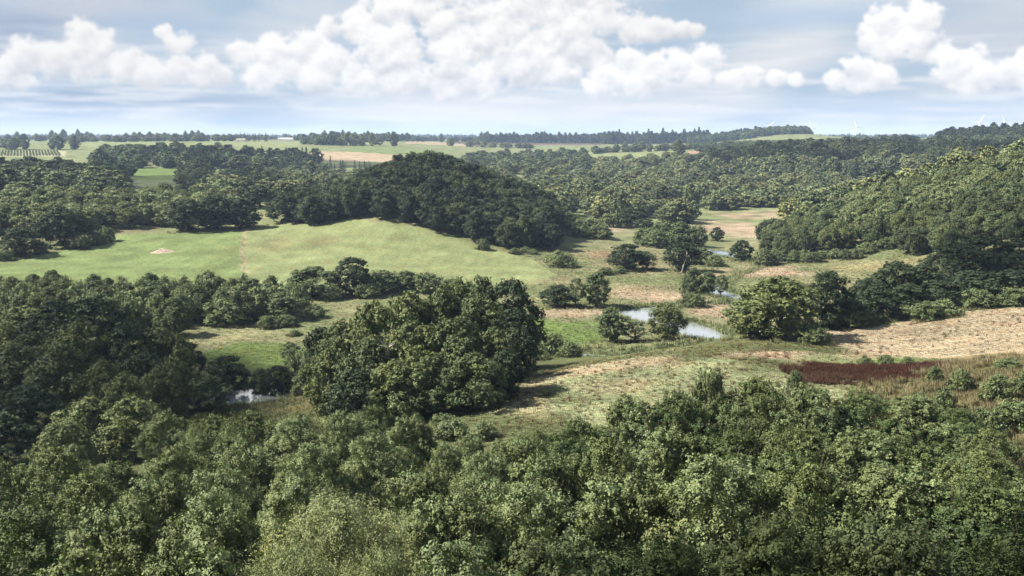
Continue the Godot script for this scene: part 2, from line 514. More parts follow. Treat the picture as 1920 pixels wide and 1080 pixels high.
func colour_at(x: float, z: float) -> Color:
	var wob := noise_b.get_noise_2d(x * 0.35, z * 0.35)
	var wob2 := noise_a.get_noise_2d(x * 2.3 + 50.0, z * 2.3)
	var d := -z
	var c := WILD
	if d > 240.0 and d < 640.0:
		c = MEADOW.lerp(TAN, clampf(0.35 + wob2, 0.0, 0.7))
	elif d >= 640.0:
		c = MEADOW.lerp(PALE, clampf(0.3 + wob2 * 1.2, 0.0, 1.0))
	var here := Vector2(x + wob * 1.4, z + wob2 * 2.5)
	for p in paints:
		if p.has("poly"):
			var q: Vector2 = here if p.box.size.x > 12.0 else Vector2(x, z)
			if p.box.has_point(q) and Geometry2D.is_point_in_polygon(q, p.poly):
				c = p.c
				if p.called == "green_field" or p.called == "pale_hill_field":      # swathes of the last cut
					c = c * (1.0 + 0.07 * sin(x * 1.15 + wob2 * 3.0 + z * 0.12) * (0.4 + absf(wob2) * 2.0))
		else:
			var dx: float = (x - p.x) / p.rx
			var dz: float = (z - p.z) / p.rz
			if absf(dx) < 1.6 and absf(dz) < 1.6:
				var q := 1.0 - sqrt(dx * dx + dz * dz) + wob * 0.5 + wob2 * 0.35
				if q > 0.0:
					c = c.lerp(p.c, clampf(q / p.soft, 0.0, 1.0) * minf(p.s, 1.0))
	var blot := 1.0 + wob * 0.16 + wob2 * 0.14 + noise_b.get_noise_2d(x * 3.0, z * 3.0) * 0.10
	c = c * blot * 0.69
	c = c.lerp(Color(c.r * 1.12, c.g * 0.96, c.b * 0.92), clampf(noise_b.get_noise_2d(x * 0.8 + 90.0, z * 0.8) * 1.4, 0.0, 0.6))
	var g := river_gap(x, z)
	if g < 5.0:
		c = c.lerp(Color(0.075, 0.095, 0.045), clampf((5.0 - g) / 4.0 + wob, 0.0, 1.0))
	return c

func build_ground() -> void:
	set_paints()
	var depths := PackedFloat32Array()
	var d := -60.0
	while d < 16000.0:
		depths.append(d)
		if d < 100.0: d += 2.6
		elif d < 560.0: d *= 1.0052
		elif d < 3000.0: d *= 1.0105
		else: d *= 1.045
	var nc := 420
	var nr := depths.size()
	var pos := PackedVector3Array()
	var col := PackedColorArray()
	pos.resize(nr * nc)
	col.resize(nr * nc)
	for r in nr:
		var half := 40.0 + 0.72 * absf(depths[r])
		for k in nc:
			var x := (float(k) / (nc - 1) * 2.0 - 1.0) * half
			var z := -depths[r]
			pos[r * nc + k] = Vector3(x, ground(x, z), z)
			col[r * nc + k] = colour_at(x, z)
	# sort the cells into the named fields and the ground between them
	var named := []
	for p in paints:
		if p.get("called", ""): named.append(p)
	var lists := []
	for n in named.size() + 1: lists.append(PackedInt32Array())
	for r in nr - 1:
		for k in nc - 1:
			var a := r * nc + k
			var to := 0
			var here := Vector2(pos[a].x, pos[a].z)
			for n in named.size():
				if named[n].box.has_point(here) and Geometry2D.is_point_in_polygon(here, named[n].poly):
					to = n + 1
			var l: PackedInt32Array = lists[to]
			l.append_array(PackedInt32Array([a, a + nc, a + 1, a + 1, a + nc, a + nc + 1]))
			lists[to] = l
	var normals := PackedVector3Array()
	normals.resize(nr * nc)
	for r in nr:
		for k in nc:
			var a := pos[r * nc + maxi(k - 1, 0)]
			var b := pos[r * nc + mini(k + 1, nc - 1)]
			var e := pos[maxi(r - 1, 0) * nc + k]
			var f := pos[mini(r + 1, nr - 1) * nc + k]
			normals[r * nc + k] = (e - f).cross(b - a).normalized()
	for n in lists.size():
		if lists[n].size() == 0: continue
		var seen := {}
		var vp := PackedVector3Array()
		var vn := PackedVector3Array()
		var vc := PackedColorArray()
		var idx := PackedInt32Array()
		for i in lists[n]:
			if not seen.has(i):
				seen[i] = vp.size()
				vp.append(pos[i])
				vn.append(normals[i])
				vc.append(col[i])
			idx.append(seen[i])
		var arr := []
		arr.resize(Mesh.ARRAY_MAX)
		arr[Mesh.ARRAY_VERTEX] = vp
		arr[Mesh.ARRAY_NORMAL] = vn
		arr[Mesh.ARRAY_COLOR] = vc
		arr[Mesh.ARRAY_INDEX] = idx
		var m := ArrayMesh.new()
		m.add_surface_from_arrays(Mesh.PRIMITIVE_TRIANGLES, arr)
		var o := mesh_node("ground" if n == 0 else named[n - 1].called, m, mats.grass)
		var what: String = "rolling grassy valley ground between woods and river" if n == 0 else str(named[n - 1].called).replace("_", " ") + " lying open between the woods"
		label(o, what, "ground" if n == 0 else "field", "", "structure")

func build_river() -> void:
	var vp := PackedVector3Array()
	var vn := PackedVector3Array()
	var idx := PackedInt32Array()
	var n := river_path.size()
	for i in n:
		var t := (river_path[mini(i + 1, n - 1)] - river_path[maxi(i - 1, 0)]).normalized()
		var side := Vector2(-t.y, t.x)
		for s in 5:
			var q := river_path[i] + side * maxf(river_width[i] + 1.6, 0.3) * (s / 2.0 - 1.0)
			vp.append(Vector3(q.x, -0.3 - i * 0.00002, q.y))
			vn.append(Vector3.UP)
	for i in n - 1:
		for s in 4:
			var a := i * 5 + s
			idx.append_array(PackedInt32Array([a, a + 5, a + 1, a + 1, a + 5, a + 6]))
	var arr := []
	arr.resize(Mesh.ARRAY_MAX)
	arr[Mesh.ARRAY_VERTEX] = vp
	arr[Mesh.ARRAY_NORMAL] = vn
	arr[Mesh.ARRAY_INDEX] = idx
	var m := ArrayMesh.new()
	m.add_surface_from_arrays(Mesh.PRIMITIVE_TRIANGLES, arr)
	var w := StandardMaterial3D.new()
	w.resource_name = "river_water"
	w.albedo_color = Color(0.49, 0.51, 0.52)  # pale base colour paints in part of the sky reflection
	w.clearcoat_enabled = true
	w.clearcoat = 1.0
	w.clearcoat_roughness = 0.06
	w.roughness = 0.07
	w.metallic_specular = 0.75
	var fn := FastNoiseLite.new()
	fn.seed = 4
	fn.frequency = 0.03
	fn.fractal_octaves = 4
	var im := fn.get_seamless_image(256, 256)
	im.convert(Image.FORMAT_RGBA8)
	im.bump_map_to_normal_map(2.0)
	w.normal_enabled = true
	w.normal_texture = ImageTexture.create_from_image(im)
	w.normal_scale = 0.3
	w.uv1_triplanar = true
	w.uv1_world_triplanar = true
	w.uv1_scale = Vector3.ONE / 9.0
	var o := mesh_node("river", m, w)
	label(o, "narrow winding river shining between reedy banks and alders", "river", "", "structure")

# ------------------------------------------------------------------ trees
class Builder:
	var v := PackedVector3Array()
	var n := PackedVector3Array()
	var c := PackedColorArray()
	var idx := PackedInt32Array()

	func leaf(p: Vector3, normal: Vector3, along: Vector3, l: float, w: float, col: Color) -> void:
		var d := (along - normal * along.dot(normal)).normalized()
		var s := normal.cross(d)
		var at := v.size()
		v.append(p - d * (l * 0.5))
		v.append(p - s * (w * 0.5) + normal * (w * 0.16) + d * (l * 0.06))
		v.append(p + d * (l * 0.5))
		v.append(p + s * (w * 0.5) + normal * (w * 0.16) + d * (l * 0.06))
		for k in 4:
			n.append(normal)
			c.append(col)
		idx.append_array(PackedInt32Array([at, at + 2, at + 1, at, at + 3, at + 2]))

	func tube(points: Array, radii: Array, sides: int, col := Color.WHITE) -> void:
		var first := v.size()
		for i in points.size():
			var t: Vector3 = (points[mini(i + 1, points.size() - 1)] - points[maxi(i - 1, 0)]).normalized()
			var s := t.cross(Vector3(0.13, 0.2, 1.0)).normalized()
			var u := s.cross(t)
			for k in sides:
				var a := TAU * k / sides
				var o := s * cos(a) + u * sin(a)
				v.append(points[i] + o * radii[i])
				n.append(o)
				c.append(col)
		for i in points.size() - 1:
			for k in sides:
				var a := first + i * sides + k
				var b := first + i * sides + (k + 1) % sides
				idx.append_array(PackedInt32Array([a, b, a + sides, b, b + sides, a + sides]))

	func done() -> ArrayMesh:
		var arr := []
		arr.resize(Mesh.ARRAY_MAX)
		arr[Mesh.ARRAY_VERTEX] = v
		arr[Mesh.ARRAY_NORMAL] = n
		arr[Mesh.ARRAY_COLOR] = c
		arr[Mesh.ARRAY_INDEX] = idx
		var m := ArrayMesh.new()
		m.add_surface_from_arrays(Mesh.PRIMITIVE_TRIANGLES, arr)
		return m

func on_sphere(rng: RandomNumberGenerator) -> Vector3:
	var y := rng.randf_range(-1.0, 1.0)
	var a := rng.randf() * TAU
	var r := sqrt(1.0 - y * y)
	return Vector3(r * cos(a), y, r * sin(a))

# A broadleaf tree: trunk and limbs reach into lobes, the lobes carry sprays, the sprays carry leaves.
func broadleaf(called: String, s: Dictionary) -> void:
	var rng := RandomNumberGenerator.new()
	rng.seed = s.seed
	var H: float = s.h
	var R: float = s.r
	var base: float = s.base * H
	var lr: float = s.lobe * R
	var lobes := []
	var count: int = s.lobes
	for i in count:
		var f := (i + 0.5) / count
		var k: float = s.get("low", 0.75)
		var prof := pow(maxf(sin(PI * pow(f, k)), 0.0), s.get("full", 0.7))
		var a := i * 2.39996 + rng.randf_range(-0.5, 0.5)
		var rad := prof * maxf(R - lr * 0.8, 0.1) * rng.randf_range(0.72, 1.1)
		var y := lerpf(base + lr * 0.55, H - lr * 0.75, f) + rng.randf_range(-0.4, 0.4) * lr
		var size := lr * rng.randf_range(0.72, 1.25) * (0.8 + 0.2 * prof)
		lobes.append([Vector3(cos(a) * rad, y, sin(a) * rad), size, rng.randf_range(0.84, 1.16), rng.randf_range(-0.04, 0.05)])
	for i in int(count * 0.25):
		var f := rng.randf_range(0.2, 0.85)
		lobes.append([Vector3(rng.randf_range(-0.3, 0.3) * R, lerpf(base, H - lr, f), rng.randf_range(-0.3, 0.3) * R), lr * 1.15, 1.0, 0.0])
	var b := Builder.new()
	var mid := Vector3(0, lerpf(base, H, 0.42), 0)
	var leaf: float = s.leaf
	var slim: float = s.get("slim", 0.62)
	var up: float = s.get("up", 0.5)
	for lb in lobes:
		var out: Vector3 = (lb[0] - mid)
		out = Vector3(out.x, out.y * 0.8 + 0.3 * R, out.z).normalized()
		for k in int(s.sprays):
			var dir := on_sphere(rng)
			if dir.dot(out) < -0.45: continue
			var p: Vector3 = lb[0] + Vector3(dir.x, dir.y * 0.82, dir.z) * lb[1] * rng.randf_range(0.72, 1.08)
			var hidden := false
			for other in lobes:
				if other != lb and p.distance_squared_to(other[0]) < other[1] * other[1] * 0.42:
					hidden = true
					break
			if hidden: continue
			if rng.randf() < 0.12: p += dir * lb[1] * rng.randf_range(0.1, 0.35)      # shoots that stand out
			if s.has("shoots") and dir.y > 0.1 and rng.randf() < s.shoots: p += Vector3(dir.x * 0.3, 1.0, dir.z * 0.3) * lb[1] * rng.randf_range(0.1, 0.55)
			var rs: float = s.get("spread", 0.24) * lb[1]
			var tone: float = lb[2] * rng.randf_range(0.8, 1.2)
			var sn := (dir * 0.6 + Vector3.UP * up + on_sphere(rng) * 0.5).normalized()
			for j in int(s.leaves):
				var q := p + on_sphere(rng) * rs * sqrt(rng.randf())
				var nn := (sn + on_sphere(rng) * 0.55).normalized()
				var al: Vector3 = (dir + on_sphere(rng) * 0.9 + Vector3.DOWN * s.get("droop", 0.2))
				var sz := leaf * rng.randf_range(0.5, 1.35)
				b.leaf(q, nn, al, sz, sz * slim, tint(s.c, tone * rng.randf_range(0.82, 1.18), lb[3] + rng.randf_range(-0.05, 0.05)))
		for k in int(s.sprays * 0.45):                 # big leaves added inside each lobe to block light
			var q: Vector3 = lb[0] + on_sphere(rng) * lb[1] * 0.62 * rng.randf_range(0.5, 1.0)
			b.leaf(q, on_sphere(rng), on_sphere(rng), leaf * 1.9, leaf * 1.6, tint(s.c, lb[2], lb[3]))
	var t := Builder.new()
	var tr: float = s.get("trunk", 0.028) * H
	var top := Vector3(rng.randf_range(-0.05, 0.05) * H, H * 0.72, rng.randf_range(-0.05, 0.05) * H)
	var fork := Vector3(top.x * 0.3, maxf(base * 0.9, H * 0.14), top.z * 0.3)
	var sides: int = s.get("sides", 7)
	t.tube([Vector3(0, -0.6, 0), Vector3(0, 0.25, 0), fork, fork.lerp(top, 0.5) + Vector3(rng.randf_range(-0.2, 0.2), 0, rng.randf_range(-0.2, 0.2)), top], [tr * 1.7, tr * 1.2, tr * 0.85, tr * 0.5, tr * 0.12], sides)
	for i in mini(int(s.get("limbs", 9)), lobes.size()):
		var to: Vector3 = lobes[(i * 3 + 1) % lobes.size()][0]
		var from := fork.lerp(top, clampf((to.y - fork.y) / maxf(top.y - fork.y, 0.1) * 0.55, 0.0, 0.8))
		var bend := from.lerp(to, 0.5) + Vector3(0, -0.06 * H, 0)
		t.tube([from, bend, to], [tr * 0.42, tr * 0.28, tr * 0.07], 5)
		if s.has("shoots"):                     # bare twig ends that reach out of the leaves
			for j in 2:
				var away := ((to - mid).normalized() + on_sphere(rng) * 0.6 + Vector3.UP * 0.3).normalized()
				t.tube([to, to + away * lr * 0.8, to + away * lr * 1.45 + on_sphere(rng) * 0.15], [tr * 0.07, tr * 0.05, 0.012], 4)
	add_kind(called, b.done(), t.done(), H, R)

func tint(c: Color, tone: float, warm: float) -> Color:
	tone *= 1.06
	return Color(c.r * 0.96 * tone * (1.0 + warm * 1.2), c.g * tone, c.b * 0.98 * tone * (1.0 - warm * 1.5))

func conifer(called: String, s: Dictionary) -> void:
	var rng := RandomNumberGenerator.new()
	rng.seed = s.seed
	var b := Builder.new()
	var H: float = s.h
	var R: float = s.r
	for i in int(s.tiers):
		var f: float = float(i) / float(s.tiers)
		var y := lerpf(0.06 * H, H * 0.97, f)
		var r := R * pow(1.0 - f, 0.8) * rng.randf_range(0.85, 1.1) + 0.15
		var arms := int(lerpf(11.0, 4.0, f))
		for k in arms:
			var a := TAU * k / arms + rng.randf() * 0.8
			var d := Vector3(cos(a), -0.25, sin(a))
			for j in int(s.leaves):
				var g := rng.randf_range(0.15, 1.0)
				var q := Vector3(0, y, 0) + d * r * g + on_sphere(rng) * 0.22 * r
				b.leaf(q, (Vector3.UP * 0.7 + on_sphere(rng) * 0.6 + d * 0.3).normalized(), d + on_sphere(rng) * 0.5, s.leaf * rng.randf_range(0.7, 1.3), s.leaf * 0.5, tint(s.c, rng.randf_range(0.75, 1.2), 0.0))
	var t := Builder.new()
	t.tube([Vector3(0, -0.5, 0), Vector3(0, H * 0.5, 0), Vector3(0, H * 0.98, 0)], [0.022 * H, 0.014 * H, 0.003 * H], 6)
	add_kind(called, b.done(), t.done(), H, R)

func add_kind(called: String, crown: Mesh, trunk: Mesh, H: float, R: float) -> void:
	var box := crown.get_aabb()
	kinds[called] = {"crown": crown, "trunk": trunk, "h": box.end.y, "w": (box.size.x + box.size.z) * 0.5}

func make_prototypes() -> void:
	# near: seen from 35 to 140 m
	broadleaf("alder_a", {"seed": 101, "h": 9.0, "r": 4.4, "base": 0.08, "lobes": 27, "lobe": 0.27, "sprays": 74, "leaves": 32, "leaf": 0.182, "c": Color(0.098, 0.118, 0.056), "shoots": 0.3, "spread": 0.26, "up": 0.34, "limbs": 14})
	broadleaf("alder_b", {"seed": 102, "h": 9.0, "r": 4.6, "base": 0.06, "lobes": 23, "lobe": 0.29, "sprays": 77, "leaves": 32, "leaf": 0.174, "c": Color(0.080, 0.098, 0.043), "shoots": 0.3, "spread": 0.27, "up": 0.34, "low": 0.85, "limbs": 14})
	broadleaf("sallow_a", {"seed": 103, "h": 8.0, "r": 4.3, "base": 0.04, "lobes": 28, "lobe": 0.25, "sprays": 72, "leaves": 32, "leaf": 0.168, "c": Color(0.114, 0.134, 0.064), "shoots": 0.3, "spread": 0.30, "up": 0.34, "slim": 0.5, "limbs": 14})
	broadleaf("oak_near", {"seed": 104, "h": 10.0, "r": 5.0, "base": 0.10, "lobes": 23, "lobe": 0.30, "sprays": 79, "leaves": 33, "leaf": 0.188, "c": Color(0.055, 0.075, 0.032), "shoots": 0.3, "spread": 0.24, "up": 0.34, "limbs": 14})
	broadleaf("willow_near", {"seed": 105, "h": 10.0, "r": 5.2, "base": 0.05, "lobes": 31, "lobe": 0.25, "sprays": 89, "leaves": 36, "leaf": 0.162, "slim": 0.28, "c": Color(0.140, 0.155, 0.075), "shoots": 0.3, "spread": 0.34, "up": 0.34, "droop": 0.7, "limbs": 16})
	# middle: 130 to 450 m
	broadleaf("oak_a", {"seed": 111, "h": 16.0, "r": 7.5, "base": 0.08, "lobes": 32, "lobe": 0.26, "sprays": 64, "leaves": 9, "leaf": 0.48, "c": Color(0.068, 0.084, 0.040), "spread": 0.26, "limbs": 12})
	broadleaf("oak_b", {"seed": 112, "h": 16.0, "r": 7.2, "base": 0.10, "lobes": 28, "lobe": 0.28, "sprays": 66, "leaves": 9, "leaf": 0.48, "c": Color(0.086, 0.100, 0.043), "spread": 0.26, "low": 0.85, "limbs": 12})
	broadleaf("oak_dark", {"seed": 113, "h": 15.0, "r": 6.5, "base": 0.06, "lobes": 36, "lobe": 0.25, "sprays": 48, "leaves": 9, "leaf": 0.46, "c": Color(0.036, 0.050, 0.028), "spread": 0.27, "limbs": 12})
	broadleaf("beech_a", {"seed": 114, "h": 16.0, "r": 5.5, "base": 0.03, "lobes": 26, "lobe": 0.34, "sprays": 56, "leaves": 8, "leaf": 0.52, "c": Color(0.032, 0.044, 0.027), "spread": 0.3, "low": 0.68, "full": 0.45})
	broadleaf("beech_b", {"seed": 115, "h": 15.0, "r": 5.6, "base": 0.03, "lobes": 24, "lobe": 0.36, "sprays": 56, "leaves": 8, "leaf": 0.52, "c": Color(0.044, 0.054, 0.028), "spread": 0.3, "low": 0.66, "full": 0.45})
	broadleaf("valley_a", {"seed": 116, "h": 12.0, "r": 4.6, "base": 0.06, "lobes": 30, "lobe": 0.27, "sprays": 42, "leaves": 8, "leaf": 0.42, "c": Color(0.070, 0.090, 0.046), "spread": 0.32, "low": 0.9})
	broadleaf("valley_loose", {"seed": 117, "h": 11.0, "r": 3.4, "base": 0.16, "lobes": 24, "lobe": 0.25, "sprays": 26, "leaves": 7, "leaf": 0.34, "c": Color(0.085, 0.104, 0.058), "spread": 0.5, "low": 1.0})
	broadleaf("lit_a", {"seed": 118, "h": 12.0, "r": 5.0, "base": 0.06, "lobes": 30, "lobe": 0.27, "sprays": 40, "leaves": 8, "leaf": 0.50, "c": Color(0.130, 0.148, 0.072), "spread": 0.3})  # leaf colour made bright so the crowns look sunlit
	broadleaf("shrub_a", {"seed": 119, "h": 4.0, "r": 2.8, "base": 0.0, "lobes": 22, "lobe": 0.30, "sprays": 34, "leaves": 8, "leaf": 0.26, "c": Color(0.085, 0.104, 0.050), "spread": 0.34, "low": 0.6})
	broadleaf("shrub_b", {"seed": 120, "h": 4.0, "r": 2.8, "base": 0.0, "lobes": 20, "lobe": 0.32, "sprays": 34, "leaves": 8, "leaf": 0.26, "c": Color(0.115, 0.136, 0.068), "spread": 0.36, "low": 0.6})
	# far: beyond 450 m
	broadleaf("far_a", {"seed": 131, "h": 13.0, "r": 5.2, "base": 0.02, "lobes": 22, "lobe": 0.32, "sprays": 18, "leaves": 5, "leaf": 0.95, "c": Color(0.100, 0.118, 0.062), "spread": 0.3, "limbs": 3, "sides": 4})
	broadleaf("far_b", {"seed": 132, "h": 13.0, "r": 5.0, "base": 0.02, "lobes": 20, "lobe": 0.33, "sprays": 18, "leaves": 5, "leaf": 0.95, "c": Color(0.082, 0.102, 0.057), "spread": 0.3, "limbs": 3, "sides": 4, "low": 0.9})
	broadleaf("far_c", {"seed": 133, "h": 12.0, "r": 5.4, "base": 0.02, "lobes": 20, "lobe": 0.33, "sprays": 18, "leaves": 5, "leaf": 0.95, "c": Color(0.126, 0.142, 0.070), "spread": 0.3, "limbs": 3, "sides": 4})
	conifer("spruce", {"seed": 140, "h": 15.0, "r": 3.2, "tiers": 16, "leaves": 5, "leaf": 0.9, "c": Color(0.034, 0.048, 0.034)})

func plant(kind: String, called: String, at: Vector3, height: float, width: float, turn: float) -> Node3D:
	var k: Dictionary = kinds[kind]
	var o := Node3D.new()
	o.name = numbered(called)
	o.position = at - Vector3(0, 0.05, 0)
	o.rotation.y = turn
	o.scale = Vector3(width / k.w, height / k.h, width / k.w)
	add_child(o)
	mesh_node("crown", k.crown, mats.leaf, o)
	mesh_node("trunk", k.trunk, mats.bark, o)
	return o

# a tree whose top stands at a picture row when seen from the camera: the ground below and the distance give its true height
func tree(kind: String, called: String, px: float, top: float, depth: float, width: float) -> Node3D:
	var y := EYE - slope_of(top) * depth
	var x := across(px, depth, y - 4.0)
	var g := ground(x, -depth)
	var metres := width / FOCAL * (depth + 4.0)
	if depth > 190.0 and depth < 560.0: feet.append([x, -depth, metres * 0.5])
	var high := clampf(y - g, metres * 0.55, 24.0)
	return plant(kind, called, Vector3(x, g, -depth), high, metres * (1.2 if depth < 130.0 else 1.12), fposmod(px * 1.37 + depth * 0.73, TAU))

var ordinals := ["first", "second", "third", "fourth", "fifth", "sixth", "seventh", "eighth", "ninth", "tenth", "eleventh", "twelfth", "thirteenth", "fourteenth", "fifteenth", "sixteenth", "seventeenth", "eighteenth", "nineteenth", "twentieth"]

# names a stand of trees row by row, so that each can be pointed out
func name_stand(stand: Array, per_row: int, what: String, row_words: String, category: String, group: String) -> void:
	stand.sort_custom(func(a, b): return a[0].position.z > b[0].position.z)
	var rows := maxi(1, ceili(float(stand.size()) / per_row))
	for r in rows:
		var row := stand.slice(r * per_row, (r + 1) * per_row)
		row.sort_custom(func(a, b): return a[0].position.x / -a[0].position.z < b[0].position.x / -b[0].position.z)
		for i in row.size():
			var o: Node3D = row[i][0]
			label(o, "%s %s, %s %s, %s from left" % [row[i][1], what, "nearest" if r == 0 else ordinals[r] + " nearest", row_words, ordinals[i]], category, group)

var feet := []                  # where single trees stand, for the weeds about them

func plant_everything() -> void:
	var rng := RandomNumberGenerator.new()
	rng.seed = 404
	# --- the thicket on the slope below the camera
	var near_words := {"alder_a": "leafy grey-green alder", "alder_b": "dark green alder", "sallow_a": "pale grey-green sallow", "oak_near": "deep green young oak", "willow_near": "yellow-green feathery willow"}
	var near_names := {"alder_a": "alder_tree", "alder_b": "alder_tree", "sallow_a": "sallow_tree", "oak_near": "oak_tree", "willow_near": "willow_tree"}
	var stand := []
	for t in [
		["alder_b", 470, 765, 126, 130], ["sallow_a", 560, 772, 122, 140], ["sallow_a", 640, 766, 121, 130], ["oak_near", 700, 748, 128, 120], ["alder_a", 770, 772, 119, 110], ["alder_b", 400, 772, 128, 120], ["alder_b", 1005, 805, 122, 80],
		["alder_b", 100, 832, 100, 170], ["oak_near", 215, 850, 99, 170], ["alder_b", 330, 832, 102, 160], ["sallow_a", 455, 822, 98, 165], ["sallow_a", 585, 826, 96, 170], ["sallow_a", 700, 802, 100, 150], ["sallow_a", 905, 842, 97, 140], ["alder_a", 985, 812, 101, 140], ["oak_near", 1085, 772, 106, 150], ["alder_a", 1180, 738, 109, 150], ["oak_near", 1270, 716, 111, 140], ["alder_a", 1332, 682, 113, 85], ["alder_b", 1420, 702, 111, 150], ["alder_a", 1520, 716, 108, 140], ["oak_near", 1620, 722, 108, 160], ["alder_a", 1715, 735, 106, 150], ["oak_near", 1795, 756, 104, 130], ["alder_b", 1850, 800, 94, 120], ["sallow_a", 880, 812, 118, 80], ["alder_a", 945, 820, 112, 90], ["sallow_a", 835, 825, 108, 90], ["alder_b", -10, 850, 100, 150],
		["alder_b", 160, 880, 82, 190], ["alder_a", 300, 880, 80, 190], ["sallow_a", 420, 868, 82, 190], ["sallow_a", 560, 872, 80, 190], ["alder_a", 790, 870, 80, 180], ["sallow_a", 900, 880, 80, 180], ["alder_a", 1010, 846, 83, 190], ["alder_b", 1130, 812, 86, 190], ["alder_a", 1250, 790, 88, 190], ["oak_near", 1380, 780, 88, 200], ["alder_b", 1500, 790, 86, 200], ["alder_a", 1620, 800, 84, 200], ["oak_near", 1730, 812, 82, 200], ["alder_b", 1840, 840, 78, 190],
		["oak_near", 50, 925, 66, 270], ["alder_a", 230, 930, 65, 260], ["sallow_a", 400, 915, 66, 250], ["willow_near", 640, 915, 60, 320], ["alder_a", 840, 915, 65, 250], ["sallow_a", 990, 900, 67, 250], ["alder_a", 1160, 880, 67, 260], ["sallow_a", 1330, 845, 66, 310], ["alder_b", 1520, 862, 67, 260], ["alder_a", 1690, 868, 66, 280], ["oak_near", 1860, 880, 62, 280],
		["oak_near", -10, 1010, 49, 330], ["alder_b", 170, 1015, 48, 330], ["alder_a", 360, 1005, 48, 320], ["willow_near", 560, 1000, 48, 260], ["willow_near", 720, 1010, 47, 240], ["sallow_a", 850, 1005, 47, 330], ["alder_a", 1040, 990, 47, 330], ["oak_near", 1250, 975, 48, 330], ["alder_b", 1450, 965, 48, 330], ["alder_a", 1670, 960, 46, 340], ["oak_near", 1890, 965, 45, 340],
		["oak_near", 60, 1095, 37, 420], ["alder_b", 320, 1090, 37, 420], ["alder_a", 830, 1090, 37, 420], ["alder_b", 1080, 1085, 37, 420], ["oak_near", 1330, 1080, 37, 420], ["alder_b", 1600, 1075, 36, 420], ["oak_near", 1850, 1075, 36, 420]]:
		stand.append([tree(t[0], near_names[t[0]], t[1], t[2], t[3], t[4]), near_words[t[0]]])
	name_stand(stand, 12, "in the foreground thicket", "row", "tree", "trees of the foreground thicket")
	# --- the big trees of the left bank
	var words := {"oak_a": "broad green oak", "oak_b": "broad olive oak", "oak_dark": "dark round oak", "beech_a": "dark full-skirted beech", "beech_b": "olive-dark beech", "valley_a": "grey-green alder", "valley_loose": "loose airy alder", "lit_a": "light-olive sunlit-toned ash", "shrub_a": "green shrub", "shrub_b": "pale willow shrub", "far_a": "green lime", "far_b": "green elm", "far_c": "olive-yellow ash", "spruce": "dark spire-shaped spruce"}
	var names := {"oak_a": "oak_tree", "oak_b": "oak_tree", "oak_dark": "oak_tree", "beech_a": "beech_tree", "beech_b": "beech_tree", "valley_a": "alder_tree", "valley_loose": "alder_tree", "lit_a": "ash_tree", "shrub_a": "shrub", "shrub_b": "willow_shrub", "far_a": "lime_tree", "far_b": "elm_tree", "far_c": "ash_tree", "spruce": "spruce_tree"}
	stand = []
	for t in [["oak_a", -30, 575, 245, 130], ["oak_b", 40, 572, 240, 130], ["oak_dark", 112, 562, 232, 140], ["oak_dark", 180, 556, 216, 150], ["oak_dark", 238, 602, 202, 110], ["oak_b", 300, 612, 206, 130], ["oak_a", 25, 640, 192, 140], ["oak_a", 110, 640, 186, 130], ["oak_b", 196, 672, 166, 105], ["oak_b", 318, 668, 182, 100], ["oak_dark", 55, 720, 162, 140], ["oak_b", 165, 742, 150, 120], ["oak_b", 245, 742, 148, 120], ["oak_dark", 0, 770, 145, 120], ["alder_a", 118, 785, 134, 120], ["alder_b", 310, 770, 140, 110], ["valley_a", 385, 700, 192, 100], ["oak_dark", 425, 666, 214, 88], ["oak_dark", 352, 640, 222, 70], ["oak_b", 150, 600, 200, 120], ["oak_dark", 270, 660, 190, 100], ["oak_a", 60, 620, 215, 130], ["oak_b", 230, 700, 160, 100]]:
		stand.append([tree(t[0], names.get(t[0], "alder_tree"), t[1], t[2], t[3], t[4]), words.get(t[0], "leafy alder")])
	name_stand(stand, 8, "among trees left of the pond", "row", "tree", "big trees left of the pond")
	# --- the low wood between the left bank and the green field
	stand = []
	for k in 78:
		var d := 268.0 + 74.0 * fmod(k * 0.618034, 1.0)
		var px := -70.0 + 640.0 * ((k + 0.5) / 78.0) + rng.randf_range(-8, 8)
		if px > 345.0 and d < 285.0: continue
		if px > 350.0 and d < 300.0 and rng.randf() < 0.5: continue
		var p := on_ground(px, d)
		var kind: String = ["valley_a", "oak_b", "lit_a", "shrub_b", "oak_a", "shrub_b"][rng.randi() % 6]
		var line := 506.0 + clampf(absf(px - 220.0) - 120.0, 0.0, 200.0) * 0.02 + (342.0 - d) * 0.62
		var h := clampf(EYE - slope_of(line) * d - p.y + rng.randf_range(-0.6, 0.6), 5.0, 11.0)
		stand.append([plant(kind, names[kind], p, h, h * rng.randf_range(0.95, 1.2), rng.randf() * TAU), words[kind]])
	name_stand(stand, 16, "in the low wood below green field", "row", "tree", "trees of the low wood below the green field")
	# --- trees along the foot of the fields and the meadow behind the oaks
	stand = []
	for t in [["oak_dark", 662, 481, 345, 74], ["valley_a", 585, 502, 340, 108], ["shrub_a", 715, 522, 352, 80], ["valley_a", 760, 506, 354, 62], ["shrub_a", 800, 523, 352, 70], ["shrub_b", 845, 524, 350, 55], ["valley_a", 532, 546, 296, 78], ["lit_a", 482, 562, 303, 84], ["lit_a", 438, 572, 306, 80], ["shrub_b", 590, 568, 300, 50], ["shrub_a", 425, 603, 289, 92], ["shrub_a", 505, 613, 284, 44], ["shrub_a", 537, 615, 286, 44], ["shrub_a", 553, 628, 272, 22], ["valley_a", 380, 585, 298, 60], ["shrub_b", 350, 600, 292, 60], ["shrub_a", 690, 530, 340, 50], ["shrub_b", 620, 530, 335, 50]]:
		stand.append([tree(t[0], names[t[0]], t[1], t[2], t[3], t[4]), words[t[0]]])
	name_stand(stand, 9, "between meadow and hill field", "row", "tree", "trees below the hill fields")
	# --- the clump of old oaks
	stand = []
